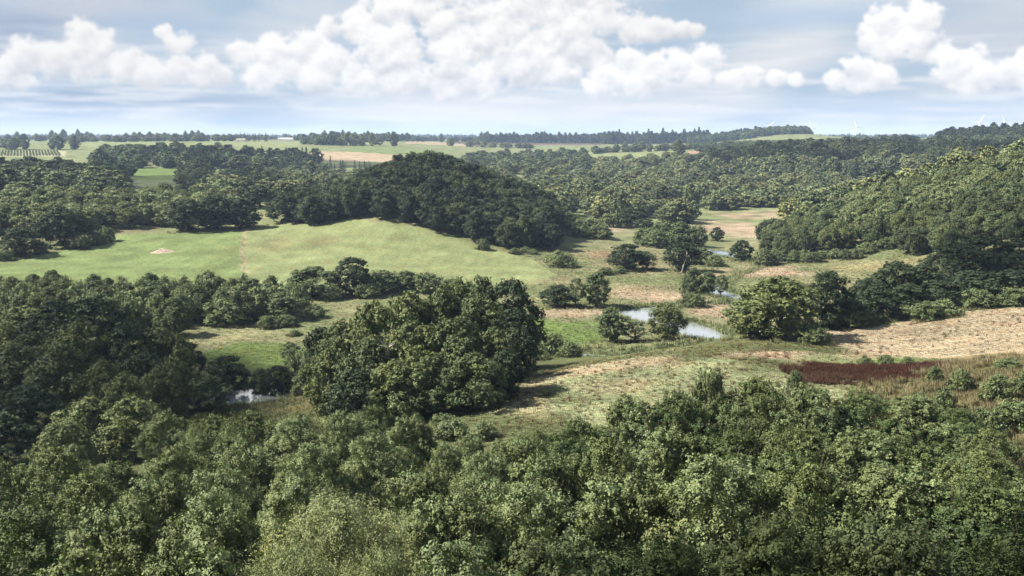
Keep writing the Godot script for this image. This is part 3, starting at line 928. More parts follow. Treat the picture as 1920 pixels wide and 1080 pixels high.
	for t in [["oak_a", 640, 598, 178, 130], ["oak_b", 700, 560, 180, 140], ["oak_b", 765, 542, 186, 140], ["oak_a", 835, 530, 190, 140], ["oak_a", 900, 552, 182, 140], ["oak_b", 620, 650, 170, 100], ["oak_a", 690, 630, 166, 130], ["oak_b", 770, 600, 170, 140], ["oak_a", 855, 590, 168, 150], ["oak_a", 930, 610, 168, 110], ["oak_dark", 670, 690, 158, 110], ["oak_b", 745, 672, 158, 120], ["oak_a", 815, 660, 158, 140], ["oak_a", 890, 660, 157, 140], ["oak_dark", 945, 655, 164, 80], ["oak_dark", 958, 520, 206, 118], ["oak_dark", 966, 578, 196, 104], ["oak_a", 900, 512, 218, 110], ["oak_b", 862, 518, 222, 90], ["oak_dark", 600, 610, 190, 80]]:
		stand.append([tree(t[0], "oak_tree", t[1], t[2], t[3], t[4]), words[t[0]]])
	name_stand(stand, 7, "in the old clump at the river", "row", "tree", "old oaks of the central clump")
	# --- shrubs about the clump and the pond
	stand = []
	for t in [["shrub_a", 1038, 622, 244, 70], ["shrub_a", 1068, 640, 240, 50], ["shrub_b", 1010, 650, 236, 40], ["valley_a", 490, 688, 212, 44], ["oak_dark", 522, 684, 212, 56], ["shrub_b", 560, 655, 214, 60], ["valley_loose", 590, 640, 210, 50], ["shrub_a", 575, 700, 205, 60], ["shrub_b", 850, 778, 140, 70], ["shrub_b", 905, 785, 138, 60], ["shrub_a", 830, 772, 142, 50], ["valley_loose", 545, 640, 232, 40]]:
		stand.append([tree(t[0], names[t[0]], t[1], t[2], t[3], t[4]), words[t[0]]])
	name_stand(stand, 6, "close beside the central oak clump", "row", "shrub", "shrubs about the central oaks")
	# --- single trees along the river, each told apart
	for t in [
		["oak_b", 1250, 568, 263, 74, "round leafy oak on the near bank of the bright river bend"],
		["valley_a", 1146, 574, 262, 62, "upright alder at the edge of the bright green meadow, left of river"],
		["valley_loose", 1190, 602, 262, 46, "thin open tree between the two trees at the river bend"],
		["shrub_a", 1335, 630, 250, 34, "small bush at the water's edge of the lower river bend"],
		["oak_b", 1460, 516, 208, 168, "large round olive-green tree standing alone left of the dry hay field"],
		["oak_b", 1408, 570, 214, 90, "leafy lower tree leaning on the left of the large round tree"],
		["shrub_a", 1525, 630, 200, 60, "dark bush at the right foot of the large round tree"],
		["oak_dark", 1550, 506, 224, 92, "tall dark oak right behind the large round tree"],
		["oak_dark", 1045, 533, 320, 66, "round dark tree on the tan meadow beside a loose tree"],
		["valley_loose", 1080, 520, 318, 34, "slim loose tree just right of the round dark meadow tree"],
		["valley_a", 1118, 508, 320, 56, "tall grey-green tree at the straw patch left of the river"],
		["oak_dark", 1178, 456, 410, 74, "broad dark tree in the middle of the tan valley meadow"],
		["valley_loose", 1212, 470, 412, 46, "pale airy tree touching the broad dark meadow tree"],
		["oak_dark", 1280, 441, 408, 66, "tall dark alder with a bare leaning trunk before it"],
		["shrub_b", 1050, 467, 420, 56, "pale willow bush alone right of the pale hill field"],
		["shrub_a", 1072, 490, 416, 22, "small dark bush at the foot of the pale willow bush"],
		["oak_dark", 1390, 449, 448, 44, "round black-green tree on the bank at the upper river bend"],
		["oak_dark", 1345, 425, 545, 26, "small round tree on the straw meadow far up the valley"],
		["oak_dark", 1182, 389, 610, 58, "big dark dome-shaped tree below the sunlit valley wood"],
		["shrub_a", 1150, 412, 600, 52, "low dark bushy tree left of the dome-shaped tree"],
		["valley_a", 1300, 500, 350, 40, "leafy tree on the inner side of the upper river bend"],
		["valley_a", 1327, 508, 348, 44, "dark leafy tree beside the water of the upper river bend"],
		["valley_loose", 1352, 514, 341, 26, "slender tree right at the water of the upper river bend"],
		["valley_loose", 1284, 520, 330, 24, "slender sparse tree on the tongue of land in the river"],
		["shrub_b", 1160, 498, 400, 30, "pale small bush left of the broad dark meadow tree's foot"],
		["shrub_a", 1135, 503, 396, 28, "low green bush standing at the meadow ditch"],
		["shrub_a", 1310, 470, 436, 60, "wide green willow bush below the upper river reach"],
		["shrub_b", 1340, 478, 428, 44, "greyish willow bush right of the bare leaning trunk"],
		["shrub_a", 1300, 548, 322, 44, "low bush on the reedy bank of the river tongue"]]:
		var o := tree(t[0], names[t[0]], t[1], t[2], t[3], t[4])
		label(o, t[5], "shrub" if str(t[0]).begins_with("shrub") else "tree", "trees along the river")
	stand = []
	for t in [["shrub_a", 1215, 424, 512, 56], ["shrub_a", 1245, 412, 516, 56], ["valley_a", 1275, 414, 514, 60], ["shrub_a", 1308, 420, 510, 40], ["shrub_a", 1232, 436, 500, 60], ["shrub_a", 1275, 440, 498, 50], ["shrub_a", 1100, 424, 530, 60], ["shrub_a", 1125, 434, 522, 46], ["valley_a", 1068, 410, 540, 60], ["shrub_a", 1085, 440, 516, 40], ["oak_dark", 1210, 410, 590, 40], ["shrub_b", 985, 462, 455, 24], ["shrub_a", 965, 466, 450, 22], ["shrub_a", 905, 446, 455, 26], ["shrub_b", 1000, 466, 452, 20]]:
		stand.append([tree(t[0], names[t[0]], t[1], t[2], t[3], t[4]), words[t[0]]])
	name_stand(stand, 8, "in the bushy belt across mid-valley", "row", "shrub", "bushes of the mid-valley belt")
	# --- the dark wood on the knoll
	stand = []
	var edge := PackedVector2Array()
	for k in [[572, 500], [650, 503], [720, 494], [800, 482], [880, 470], [960, 462], [1030, 466], [1050, 520], [1030, 600], [900, 628], [700, 628], [600, 590], [562, 540]]:
		var p := on_ground(k[0], k[1])
		edge.append(Vector2(p.x, p.z))
	for j in 18:
		for i in 22:
			var q := Vector2(-125.0 + i * 8.4 + (j % 2) * 4.2, -455.0 - j * 8.0) + Vector2(rng.randf_range(-1.8, 1.8), rng.randf_range(-1.8, 1.8))
			if not Geometry2D.is_point_in_polygon(q, edge): continue
			var kind := "beech_a" if rng.randf() < 0.45 else ("beech_b" if rng.randf() < 0.6 else ("oak_dark" if rng.randf() < 0.6 else "oak_a"))
			var h := rng.randf_range(12.0, 17.0)
			stand.append([plant(kind, names[kind], Vector3(q.x, ground(q.x, q.y), q.y), h, rng.randf_range(11.5, 15.5), rng.randf() * TAU), words[kind]])
	name_stand(stand, 18, "in the dark knoll wood", "row", "tree", "trees of the dark wood on the knoll")
	# --- the wood behind the green field
	stand = []
	for t in [["oak_dark", 36, 425, 432, 74], ["oak_dark", 110, 386, 458, 88], ["oak_dark", 352, 372, 500, 80], ["oak_dark", 400, 364, 506, 80], ["beech_a", 450, 370, 508, 68], ["oak_dark", 534, 362, 524, 74], ["oak_dark", 486, 346, 610, 62], ["shrub_a", 75, 455, 440, 40], ["shrub_a", 150, 440, 452, 36], ["shrub_a", 180, 430, 462, 34], ["shrub_a", 8, 470, 420, 36], ["shrub_a", 200, 424, 470, 30]]:
		stand.append([tree(t[0], names[t[0]], t[1], t[2], t[3], t[4]), words[t[0]]])
	name_stand(stand, 7, "at the green field's edge", "row", "tree", "trees at the upper edge of the green field")
	stand = []
	for j in 12:
		for i in 20:
			var d := 482.0 + j * 11.0 + rng.randf_range(-3.0, 3.0)
			var px := -90.0 + i * 33.0 + rng.randf_range(-8.0, 8.0)
			var front := 470.0 + clampf(px, 0.0, 520.0) * 0.13
			if d < front or px > 430.0 + rng.randf() * 30.0: continue
			if d > front + 95.0: continue
			var p := on_ground(px, d)
			var kind: String = ["lit_a", "lit_a", "oak_b", "lit_a", "valley_a"][rng.randi() % 5]  # the bright kind prevails, its leaf colour gives this wood a sunlit look
			var h := rng.randf_range(10.0, 14.5)
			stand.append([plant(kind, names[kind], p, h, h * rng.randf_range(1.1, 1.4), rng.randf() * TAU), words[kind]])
	name_stand(stand, 18, "in the wood above the green field", "row", "tree", "trees of the wood above the green field")
	# --- the row of oaks along the dry hay field
	stand = []
	for t in [["oak_dark", 1588, 546, 226, 62], ["oak_dark", 1622, 520, 236, 84], ["oak_dark", 1678, 488, 243, 108], ["oak_dark", 1735, 494, 243, 100], ["oak_dark", 1790, 456, 258, 118], ["oak_dark", 1850, 440, 266, 128], ["oak_dark", 1915, 446, 264, 128], ["oak_dark", 1765, 525, 236, 90], ["oak_dark", 1832, 520, 240, 110], ["oak_dark", 1900, 518, 236, 110], ["oak_dark", 1965, 480, 244, 120], ["oak_dark", 1700, 530, 236, 90], ["oak_dark", 1640, 540, 231, 80]]:
		stand.append([tree(t[0], "oak_tree", t[1], t[2], t[3], t[4]), words[t[0]]])
	for k in 13:
		var px := 1575.0 + k * 31.0 + rng.randf_range(-16.0, 16.0)
		var base := 606.0 - (px - 1575.0) * 0.088
		stand.append([tree("shrub_a" if k % 3 else "shrub_b", "shrub" if k % 3 else "willow_shrub", px, base - rng.randf_range(4.0, 34.0), 226.0 + rng.randf_range(-2.0, 7.0), rng.randf_range(26.0, 70.0)), words["shrub_a" if k % 3 else "shrub_b"]])
	name_stand(stand, 16, "bordering the dry hay field's top", "row", "tree", "trees along the dry hay field")
	stand = []
	for t in [["shrub_a", 1870, 700, 128, 60], ["shrub_a", 1800, 690, 140, 44], ["shrub_a", 1905, 745, 112, 80], ["shrub_a", 1770, 722, 126, 40], ["shrub_a", 1845, 760, 108, 70], ["shrub_a", 1890, 670, 150, 50], ["shrub_a", 1930, 690, 130, 60], ["shrub_a", 1700, 668, 172, 26], ["shrub_a", 1660, 664, 174, 34], ["shrub_b", 1620, 664, 176, 30], ["shrub_a", 1490, 690, 150, 30], ["shrub_a", 1750, 684, 150, 30]]:
		stand.append([tree(t[0], names[t[0]], t[1], t[2], t[3], t[4]), words[t[0]]])
	name_stand(stand, 6, "on the weedy slope by sorrel", "row", "shrub", "shrubs on the weedy slope")
	# --- the wooded spur on the right, the part near enough to tell trees apart
	stand = []
	for j in 18:
		for i in 29:
			var x := 104.0 + i * 9.6 + rng.randf_range(-2.8, 2.8)
			var d := 372.0 + j * 9.6 + rng.randf_range(-2.8, 2.8)
			var px := column_of(x, d, 10.0)
			if px > 2000.0: continue
			if d < 440.0 - clampf((px - 1640.0) * 0.4, 0.0, 60.0): continue
			if px < 1436.0 + maxf(0.0, 470.0 - d) * 0.6: continue
			var p := Vector3(x, ground(x, -d), -d)
			var low := d < 452.0 or p.y < 7.0  # darker kinds low down carry the cloud shade in their leaf colour
			var kind: String = (["oak_b", "oak_a", "beech_b", "valley_a"] if low else ["lit_a", "oak_b", "lit_a", "valley_a", "lit_a"])[rng.randi() % (4 if low else 5)]
			var h := rng.randf_range(9.5, 14.0)
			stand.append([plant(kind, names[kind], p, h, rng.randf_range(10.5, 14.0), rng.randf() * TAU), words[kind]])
	name_stand(stand, 20, "on the right-hand wooded spur", "row", "tree", "trees of the wooded spur")
	stand = []
	for k in 17:
		var px := 1432.0 + k * 19.0
		stand.append([tree(["shrub_a", "shrub_b", "valley_a"][k % 3], names[["shrub_a", "shrub_b", "valley_a"][k % 3]], px, 468.0 + rng.randf_range(-14.0, 6.0), 432.0 + rng.randf_range(-6.0, 6.0), rng.randf_range(22.0, 40.0)), words[["shrub_a", "shrub_b", "valley_a"][k % 3]]])
	name_stand(stand, 17, "at the foot of the wooded spur", "row", "shrub", "shrubs at the foot of the spur")

# ------------------------------------------------------------------ far woods, each a mass of trees
func wood(called: String, text: String, corners: Array, spacing: float, kind: String, h0: float, h1: float, seed_: int, keep := 1.0, holes: Array = []) -> void:
	if spacing < 13.0: spacing *= 1.95
	h0 *= 1.3
	h1 *= 1.35
	var rng := RandomNumberGenerator.new()
	rng.seed = seed_
	var poly := PackedVector2Array()
	var box := Rect2()
	for k in corners:
		var p := on_ground(k[0], k[1])
		poly.append(Vector2(p.x, p.z))
		box = Rect2(poly[0], Vector2.ZERO) if poly.size() == 1 else box.expand(Vector2(p.x, p.z))
	var gaps := []
	for h in holes:
		var q := PackedVector2Array()
		for k in h:
			var p := on_ground(k[0], k[1])
			q.append(Vector2(p.x, p.z))
		gaps.append(q)
	var k: Dictionary = kinds[kind]
	var where := []
	var tints := []
	var z := box.position.y
	while z < box.end.y:
		var x := box.position.x
		while x < box.end.x:
			var q := Vector2(x + rng.randf_range(-0.45, 0.45) * spacing, z + rng.randf_range(-0.45, 0.45) * spacing)
			x += spacing
			if rng.randf() > keep: continue
			if keep < 1.0 and noise_a.get_noise_2d(q.x * 1.4 + 200.0, q.y * 1.4) < -0.12: continue
			if not Geometry2D.is_point_in_polygon(q, poly): continue
			var out := false
			for g in gaps:
				if Geometry2D.is_point_in_polygon(q, g): out = true
			for p in paints:
				if p.has("poly") and p.box.has_point(q) and Geometry2D.is_point_in_polygon(q, p.poly): out = true
			if out: continue
			var hh := rng.randf_range(h0, h1) * rng.randf_range(0.75, 1.12) * (1.0 + 0.18 * noise_b.get_noise_2d(q.x * 0.2, q.y * 0.2))
			var ww := minf(spacing, 17.0) * rng.randf_range(0.95, 1.45)
			if kind == "spruce": ww = hh * rng.randf_range(0.36, 0.5)
			where.append(Transform3D(Basis(Vector3.UP, rng.randf() * TAU).scaled(Vector3(ww / k.w, hh / k.h, ww / k.w)), Vector3(q.x, ground(q.x, q.y) - 0.2, q.y)))
			var v := rng.randf_range(0.72, 1.28) * (1.0 + 0.5 * noise_b.get_noise_2d(q.x * 0.1 + 400.0, q.y * 0.1))
			var warm := rng.randf_range(-0.08, 0.10)
			tints.append(Color(v * (1.0 + warm), v, v * (1.0 - warm)))
		z += spacing
	scatter(called, text, k.crown, mats.leaf, where, tints)

func scatter(called: String, text: String, mesh: Mesh, material: Material, where: Array, tints: Array) -> void:
	if where.is_empty(): return
	var mm := MultiMesh.new()
	mm.transform_format = MultiMesh.TRANSFORM_3D
	mm.use_colors = true
	mm.mesh = mesh
	mm.instance_count = where.size()
	for i in where.size():
		mm.set_instance_transform(i, where[i])
		mm.set_instance_color(i, tints[i])
	var o := MultiMeshInstance3D.new()
	o.name = numbered(called)
	o.multimesh = mm
	o.material_override = material
	add_child(o)
	label(o, text, "", "", "stuff")

func belt(called: String, text: String, from: Array, to: Array, thick: float, kind: String, h0: float, h1: float, seed_: int, keep := 1.0) -> void:
	wood(called, text, [[from[0], from[1]], [to[0], to[1]], [to[0], to[1] + thick], [from[0], from[1] + thick]], 9.0 if from[1] < 3000.0 else 14.0, kind, h0, h1, seed_, keep)

func build_far_woods() -> void:
	var glimpse := [[232, 560], [345, 560], [350, 960], [228, 960]]
	var glade := [[1310, 560], [1470, 560], [1530, 640], [1560, 760], [1400, 780], [1310, 720], [1290, 640]]
	wood("spur_woodland", "olive trees on the back of the wooded spur", [[1500, 548], [2060, 548], [2060, 900], [1740, 860], [1560, 800], [1470, 700]], 8.0, "far_c", 9.0, 13.0, 1)
	wood("valley_woodland", "sunlit trees filling the valley beyond the meadows", [[1030, 640], [1180, 660], [1290, 640], [1540, 770], [1620, 900], [1560, 1080], [1050, 1080]], 8.4, "far_c", 7.0, 12.0, 2, 0.72, [glade])
	wood("valley_woodland", "green trees mixed into the sunlit valley wood", [[1030, 640], [1180, 660], [1290, 640], [1540, 770], [1620, 900], [1560, 1080], [1050, 1080]], 13.0, "far_a", 8.0, 13.0, 3, 0.8, [glade])
	wood("valley_woodland", "trees in the hollow behind the dark knoll wood", [[500, 660], [760, 680], [1060, 640], [1060, 1090], [560, 1050]], 9.0, "far_a", 9.0, 13.0, 4, 0.86)
	wood("slope_woodland", "dense wood on the far slope right of the farmhouse", [[1300, 1120], [1500, 1060], [1900, 1040], [2050, 1100], [2050, 1500], [1340, 1460]], 10.0, "far_b", 11.0, 16.0, 5, 0.86)
	wood("slope_woodland", "paler trees scattered through the far slope wood", [[1300, 1140], [1850, 1080], [1850, 1450], [1340, 1440]], 24.0, "far_c", 12.0, 16.0, 6)
	wood("slope_woodland", "sunlit wood climbing the middle of the far valley head", [[860, 1090], [1320, 1090], [1310, 1540], [1200, 1560], [900, 1520]], 10.0, "far_c", 8.0, 12.0, 7, 0.9)
	wood("slope_woodland", "green wood at the far valley head", [[860, 1250], [1100, 1300], [1100, 1750], [880, 1700]], 12.0, "far_b", 10.0, 14.0, 8)
	wood("hillside_woodland", "dark wood behind the left wood and green field", [[-120, 590], [190, 610], [300, 640], [230, 980], [-120, 1060]], 8.6, "far_b", 10.0, 14.0, 9, 1.0, [glimpse])
	wood("hillside_woodland", "mixed trees in the left hollow below the stubble field", [[190, 640], [520, 640], [560, 1040], [210, 1060]], 10.0, "far_a", 8.0, 12.0, 10, 0.7, [glimpse])
	wood("hillside_woodland", "broad dark wood on the left slope under the ridge pasture", [[175, 1190], [560, 1060], [610, 1460], [380, 1640], [190, 1640]], 10.0, "far_b", 11.0, 15.0, 11, 0.86)
	wood("spruce_wood", "spruces standing among the trees of the left slope", [[330, 1080], [560, 1060], [600, 1350], [330, 1350]], 15.0, "spruce", 12.0, 18.0, 12, 0.8)
	wood("spruce_wood", "strip of spruces below the stubble field", [[560, 1180], [700, 1170], [700, 1230], [560, 1240]], 8.0, "spruce", 9.0, 13.0, 13)
	wood("hillside_woodland", "trees above the orchard rows", [[-100, 1790], [140, 1790], [140, 1860], [-100, 1860]], 12.0, "far_b", 14.0, 22.0, 14, 0.85)
	wood("hillside_woodland", "wood on the right skyline beyond the spur", [[1740, 1520], [2060, 1500], [2060, 2100], [1760, 2050]], 12.0, "far_b", 12.0, 16.0, 16)
	wood("slope_woodland", "wood between the far slope and the round skyline hill", [[1310, 1460], [1760, 1500], [1700, 2300], [1300, 2300]], 12.9, "far_b", 5.5, 8.0, 31)
	belt("ridge_trees", "trees along the top of the stubble field", [590, 2090], [750, 2090], 60.0, "far_a", 13.0, 24.0, 17, 0.8)
	belt("ridge_trees", "row of spruces on the ridge beside the farm", [450, 2470], [505, 2470], 50.0, "spruce", 14.0, 20.0, 18)
	belt("ridge_trees", "low trees on the ridge left of the farm", [375, 2520], [450, 2520], 50.0, "far_b", 10.0, 15.0, 19)
	belt("ridge_trees", "trees on the ridge right of the white barn", [560, 2420], [700, 2400], 60.0, "far_b", 12.0, 20.0, 20, 0.8)
	belt("ridge_trees", "trees along the far skyline fields", [700, 2950], [960, 2950], 60.0, "far_b", 12.0, 20.0, 21, 0.7)
	belt("skyline_trees", "dark line of trees across the middle of the skyline", [900, 2900], [1330, 2900], 600.0, "far_b", 16.0, 26.0, 22, 0.8)
	belt("skyline_trees", "dark wood on the rounded skyline hill", [1290, 2800], [1520, 2800], 350.0, "far_b", 13.0, 18.0, 23, 1.0)
	belt("skyline_trees", "hedges on the skyline right of the round hill", [1530, 3300], [1660, 3300], 60.0, "far_b", 12.0, 20.0, 24, 0.8)
	belt("skyline_trees", "trees behind the skyline stubble field", [1640, 5300], [1770, 5300], 100.0, "far_b", 12.0, 20.0, 25, 1.0)
	belt("skyline_trees", "thin line of trees on the farthest plain", [-150, 5600], [2070, 5600], 500.0, "far_b", 12.0, 22.0, 26, 0.45)
	belt("ridge_trees", "scattered tall trees on the left skyline", [-120, 2700], [380, 2700], 120.0, "far_a", 12.0, 22.0, 32, 0.35)
	belt("ridge_trees", "scattered tall trees on the middle skyline", [600, 2700], [900, 2700], 200.0, "far_a", 14.0, 22.0, 33, 0.3)
	belt("skyline_trees", "big single trees rising over the middle skyline wood", [1000, 3100], [1320, 3100], 150.0, "far_b", 24.0, 34.0, 34, 0.12)
	belt("ridge_trees", "hedge across the left ridge meadow", [140, 2450], [380, 2450], 40.0, "far_b", 8.0, 12.0, 27, 0.8)
	belt("ridge_trees", "hedge below the valley head pasture", [1110, 1910], [1300, 1910], 60.0, "far_a", 9.0, 14.0, 28, 0.9)
	for k in 12:
		var d := 1950.0 + k * 190.0
		var px := fmod(k * 437.0, 1150.0) - 60.0
		belt("field_hedge", "hedge between the far fields, %s nearest" % ordinals[k], [px, d], [px + 170.0 + fmod(k * 91.0, 160.0), d + 60.0 - fmod(k * 53.0, 120.0)], 22.0 + fmod(k * 17.0, 60.0), ["far_a", "far_b", "far_c"][k % 3], 7.0, 15.0, 60 + k, 0.85)
	belt("ridge_trees", "trees about the red farmhouse", [1225, 1600], [1288, 1600], 60.0, "far_a", 13.0, 18.0, 30)

# ------------------------------------------------------------------ houses, turbines and small things
func plain(c: Color, rough := 0.8) -> StandardMaterial3D:
	var m := StandardMaterial3D.new()
	m.albedo_color = c.linear_to_srgb()
	m.roughness = rough
	return m

func box_mesh(size: Vector3) -> BoxMesh:
	var b := BoxMesh.new()
	b.size = size
	return b

func put_box(called: String, size: Vector3, at: Vector3, m: Material, parent: Node3D) -> MeshInstance3D:
	var o := mesh_node(called, box_mesh(size), m, parent)
	o.position = at
	return o

func gable(called: String, length: float, wide: float, high: float, at: Vector3, m: Material, parent: Node3D) -> MeshInstance3D:
	var p := PrismMesh.new()
	p.size = Vector3(wide, high, length)
	var o := mesh_node(called, p, m, parent)
	o.rotation.y = PI / 2
	o.position = at + Vector3(0, high * 0.5, 0)
	return o

func house(called: String, text: String, px: float, depth: float, size: Vector3, roof: float, wall_c: Color, roof_c: Color, windows: int, turn := 0.0, lift := 0.0) -> Node3D:
	var o := Node3D.new()
	o.name = numbered(called)
	o.position = on_ground(px, depth) + Vector3(0, lift, 0)
	o.rotation.y = turn
	add_child(o)
	var w := plain(wall_c)
	var glass := plain(Color(0.03, 0.035, 0.04), 0.15)
	var white := plain(Color(0.7, 0.7, 0.68))
	put_box("wall", size, Vector3(0, size.y * 0.5 - 0.5, 0), w, o)
	gable("gable_wall", size.x - 0.1, size.z, roof - 0.25, Vector3(0, size.y - 0.5, 0), w, o)
	var rm := plain(roof_c)
	for s in [-1.0, 1.0]:
		var slant := Vector2(size.z * 0.5, roof).length() + 0.5
		var r := put_box("roof", Vector3(size.x + 0.8, 0.16, slant), Vector3(0, size.y - 0.5 + roof * 0.5, s * size.z * 0.25 + s * 0.08), rm, o)
		r.rotation.x = s * atan2(roof, size.z * 0.5)
	put_box("chimney", Vector3(0.8, 1.6, 0.8), Vector3(size.x * 0.28, size.y - 0.5 + roof, 0), w, o)
	for k in windows:
		var x := (k + 0.5) / windows * size.x - size.x * 0.5
		var f := put_box("window", Vector3(1.5, 1.3, 0.1), Vector3(x, size.y * 0.5 - 0.2, size.z * 0.5 + 0.03), white, o)
		put_box("pane", Vector3(1.25, 1.05, 0.06), Vector3(0, 0, 0.04), glass, f)
	var dr := put_box("door", Vector3(1.1, 2.1, 0.1), Vector3(size.x * 0.5 / maxf(windows, 1.0) * 2.0 - size.x * 0.5, 0.6, size.z * 0.5 + 0.03), plain(Color(0.12, 0.08, 0.05)), o)
	put_box("handle", Vector3(0.05, 0.14, 0.05), Vector3(0.4, 0.0, 0.07), white, dr)
	label(o, text, "house")
	return o

func turbine(px: float, hub_row: float, depth: float, turn: float, text: String) -> void:
	var white := plain(Color(0.90, 0.90, 0.90), 0.5)
	var hub_y := EYE - slope_of(hub_row) * depth
	var x := across(px, depth, hub_y)
	var g := ground(x, -depth)
	var o := Node3D.new()
	o.name = numbered("wind_turbine")
	o.position = Vector3(x, g, -depth)
	add_child(o)
	var high := hub_y - g
	var t := Builder.new()
	t.tube([Vector3(0, -1, 0), Vector3(0, high * 0.5, 0), Vector3(0, high - 1.0, 0)], [2.6, 2.1, 1.4], 14)
	mesh_node("tower", t.done(), white, o)
	put_box("nacelle", Vector3(3.6, 3.6, 9.0), Vector3(0, high + 0.4, -0.5), white, o)
	var h := SphereMesh.new()
	h.radius = 2.0
	h.height = 4.6
	var hub := mesh_node("hub", h, white, o)
	hub.position = Vector3(0, high + 0.4, 5.0)
	var length := 15.5 / FOCAL * depth
	for k in 3:
		var a := turn + TAU * k / 3.0
		var d := Vector3(sin(a), cos(a), 0)
		var b := Builder.new()
		b.tube([Vector3.ZERO, d * length * 0.2, d * length * 0.6, d * length], [1.3, 1.7, 1.1, 0.3], 8)
		var blade := mesh_node("blade", b.done(), white, o)
		blade.position = Vector3(0, high + 0.4, 5.4)
	label(o, text, "wind turbine", "wind turbines on the skyline")

func build_built_things() -> void:
	turbine(1522, 240, 5200, -0.4, "white wind turbine just right of the round skyline hill")
	turbine(1605, 238, 5200, -0.35, "white wind turbine between round hill and skyline stubble field")
	turbine(1836, 229, 5200, 0.55, "left one of the two turbines above the right skyline wood")
	turbine(1883, 228, 5200, -0.45, "right one of the two turbines above the right skyline wood")
	turbine(1440, 237, 5400, 0.9, "wind turbine whose blades peep over the round skyline hill")
	house("farmhouse", "small white farmhouse with olive roof on the left ridge pasture", 452, 2440, Vector3(21, 4.2, 8), 4.5, Color(0.66, 0.64, 0.60), Color(0.16, 0.15, 0.10), 5)
	house("barn", "long low white barn on the skyline behind the ridge trees", 536, 2560, Vector3(36, 4.2, 14), 2.2, Color(0.74, 0.74, 0.74), Color(0.68, 0.69, 0.70), 6, 0.0, 2.0)
	house("brick_house", "orange brick house with tiled roof beside the far slope wood", 1300, 1560, Vector3(17, 5.0, 9), 5.0, Color(0.42, 0.24, 0.15), Color(0.34, 0.22, 0.16), 4, 0.25)
	# a pole of the power line
	var pole := Node3D.new()
	pole.name = "power_pole"
	pole.position = on_ground(581, 2000)
	add_child(pole)
	var pm := plain(Color(0.35, 0.33, 0.30))
	put_box("post", Vector3(0.4, 11.0, 0.4), Vector3(0, 5.2, 0), pm, pole)
	put_box("crossarm", Vector3(2.6, 0.25, 0.25), Vector3(0, 10.0, 0.3), pm, pole)
	label(pole, "lone grey power pole at the upper corner of the stubble field", "pole")
	# orchard rows
	var rng := RandomNumberGenerator.new()
	rng.seed = 61
	for k in 25:
		var b := Builder.new()
		var far := on_ground(-28.0 + k * 5.6, 1730.0)
		var near := on_ground(-34.0 + k * 6.1, 1515.0)
		var step := (near - far).length() / 60.0
		for j in 60:
			var f := j / 59.0
			var p := far.lerp(near, f)
			p.y = ground(p.x, p.z)
			for l in 7:
				b.leaf(p - far + Vector3(rng.randf_range(-0.7, 0.7), rng.randf_range(0.3, 3.0), rng.randf_range(-0.5, 0.5) * step), on_sphere(rng), on_sphere(rng), 1.5, 1.1, tint(Color(0.075, 0.09, 0.045), rng.randf_range(0.7, 1.3), 0.0))
		var o := mesh_node("orchard_row", b.done(), mats.leaf)
		o.position = far
		label(o, "row of small orchard trees on the left slope, %s from left" % (ordinals[k] if k < 20 else "twenty-" + ordinals[k - 20]), "hedge row", "orchard rows on the left slope")
	# the heap of soil on the green field
	var heap := Builder.new()
	var at := spot(304, 474)
	var hn := FastNoiseLite.new()
	hn.seed = 9
	hn.frequency = 0.55
	var rings := 22
	for j in rings + 1:
		for i in 40:
			var a := TAU * i / 40.0
			var f := float(j) / rings
			var r := Vector3(cos(a) * 5.2 * f * (1.0 + 0.3 * sin(a * 3.0 + 1.0)), 0, sin(a) * 4.2 * f)
			var y := 1.15 * pow(cos(f * PI * 0.5), 1.2) * (1.0 + 0.8 * hn.get_noise_2d(r.x, r.z)) + 0.35 * hn.get_noise_2d(r.x * 2.6 + 9.0, r.z * 2.6) * (1.0 - f)
			heap.v.append(Vector3(r.x, ground(at.x + r.x, at.z + r.z) - at.y + y - 0.08 * f, r.z))
			heap.n.append(Vector3.UP)
			var grain := 0.9 + 0.35 * hn.get_noise_2d(r.x * 3.0, r.z * 3.0 + 20.0)
			heap.c.append(Color(0.22 * grain, 0.175 * grain, 0.13 * grain))
	for j in rings:
		for i in 40:
			var a := j * 40 + i
			var b2 := j * 40 + (i + 1) % 40
			heap.idx.append_array(PackedInt32Array([a, b2, a + 40, b2, b2 + 40, a + 40]))
	var st := SurfaceTool.new()
	st.create_from(heap.done(), 0)
	st.generate_normals()
	var soil := plain(Color(1, 1, 1), 0.95)
	soil.vertex_color_use_as_albedo = true
	var ho := mesh_node("soil_heap", st.commit(), soil)
	ho.position = at
	label(ho, "low heap of pale dry soil on the green field", "heap")
	# the bare trunk leaning before the tall dark alder
	var dead := Node3D.new()
	dead.name = "dead_tree"
	dead.position = on_ground(1277, 402)
	add_child(dead)
	var pale := plain(Color(0.33, 0.31, 0.27))
	var tb := Builder.new()
	tb.tube([Vector3(0, -0.5, 0), Vector3(0.9, 3.0, 0), Vector3(1.9, 6.2, 0.2), Vector3(2.3, 8.6, 0.2)], [0.32, 0.26, 0.17, 0.05], 8)
	mesh_node("trunk", tb.done(), pale, dead)
	for k in 6:
		var br := Builder.new()
		var from := Vector3(0.9, 3.0, 0).lerp(Vector3(2.3, 8.6, 0.2), 0.15 + k * 0.14)
		var d := Vector3(cos(k * 2.2), 0.7, sin(k * 2.2)).normalized()
		br.tube([from, from + d * 1.2, from + d * 2.1 + Vector3(0, 0.4, 0)], [0.10, 0.06, 0.02], 5)
		mesh_node("branch", br.done(), pale, dead)
	label(dead, "bare pale dead tree leaning before the tall dark alder", "dead tree")
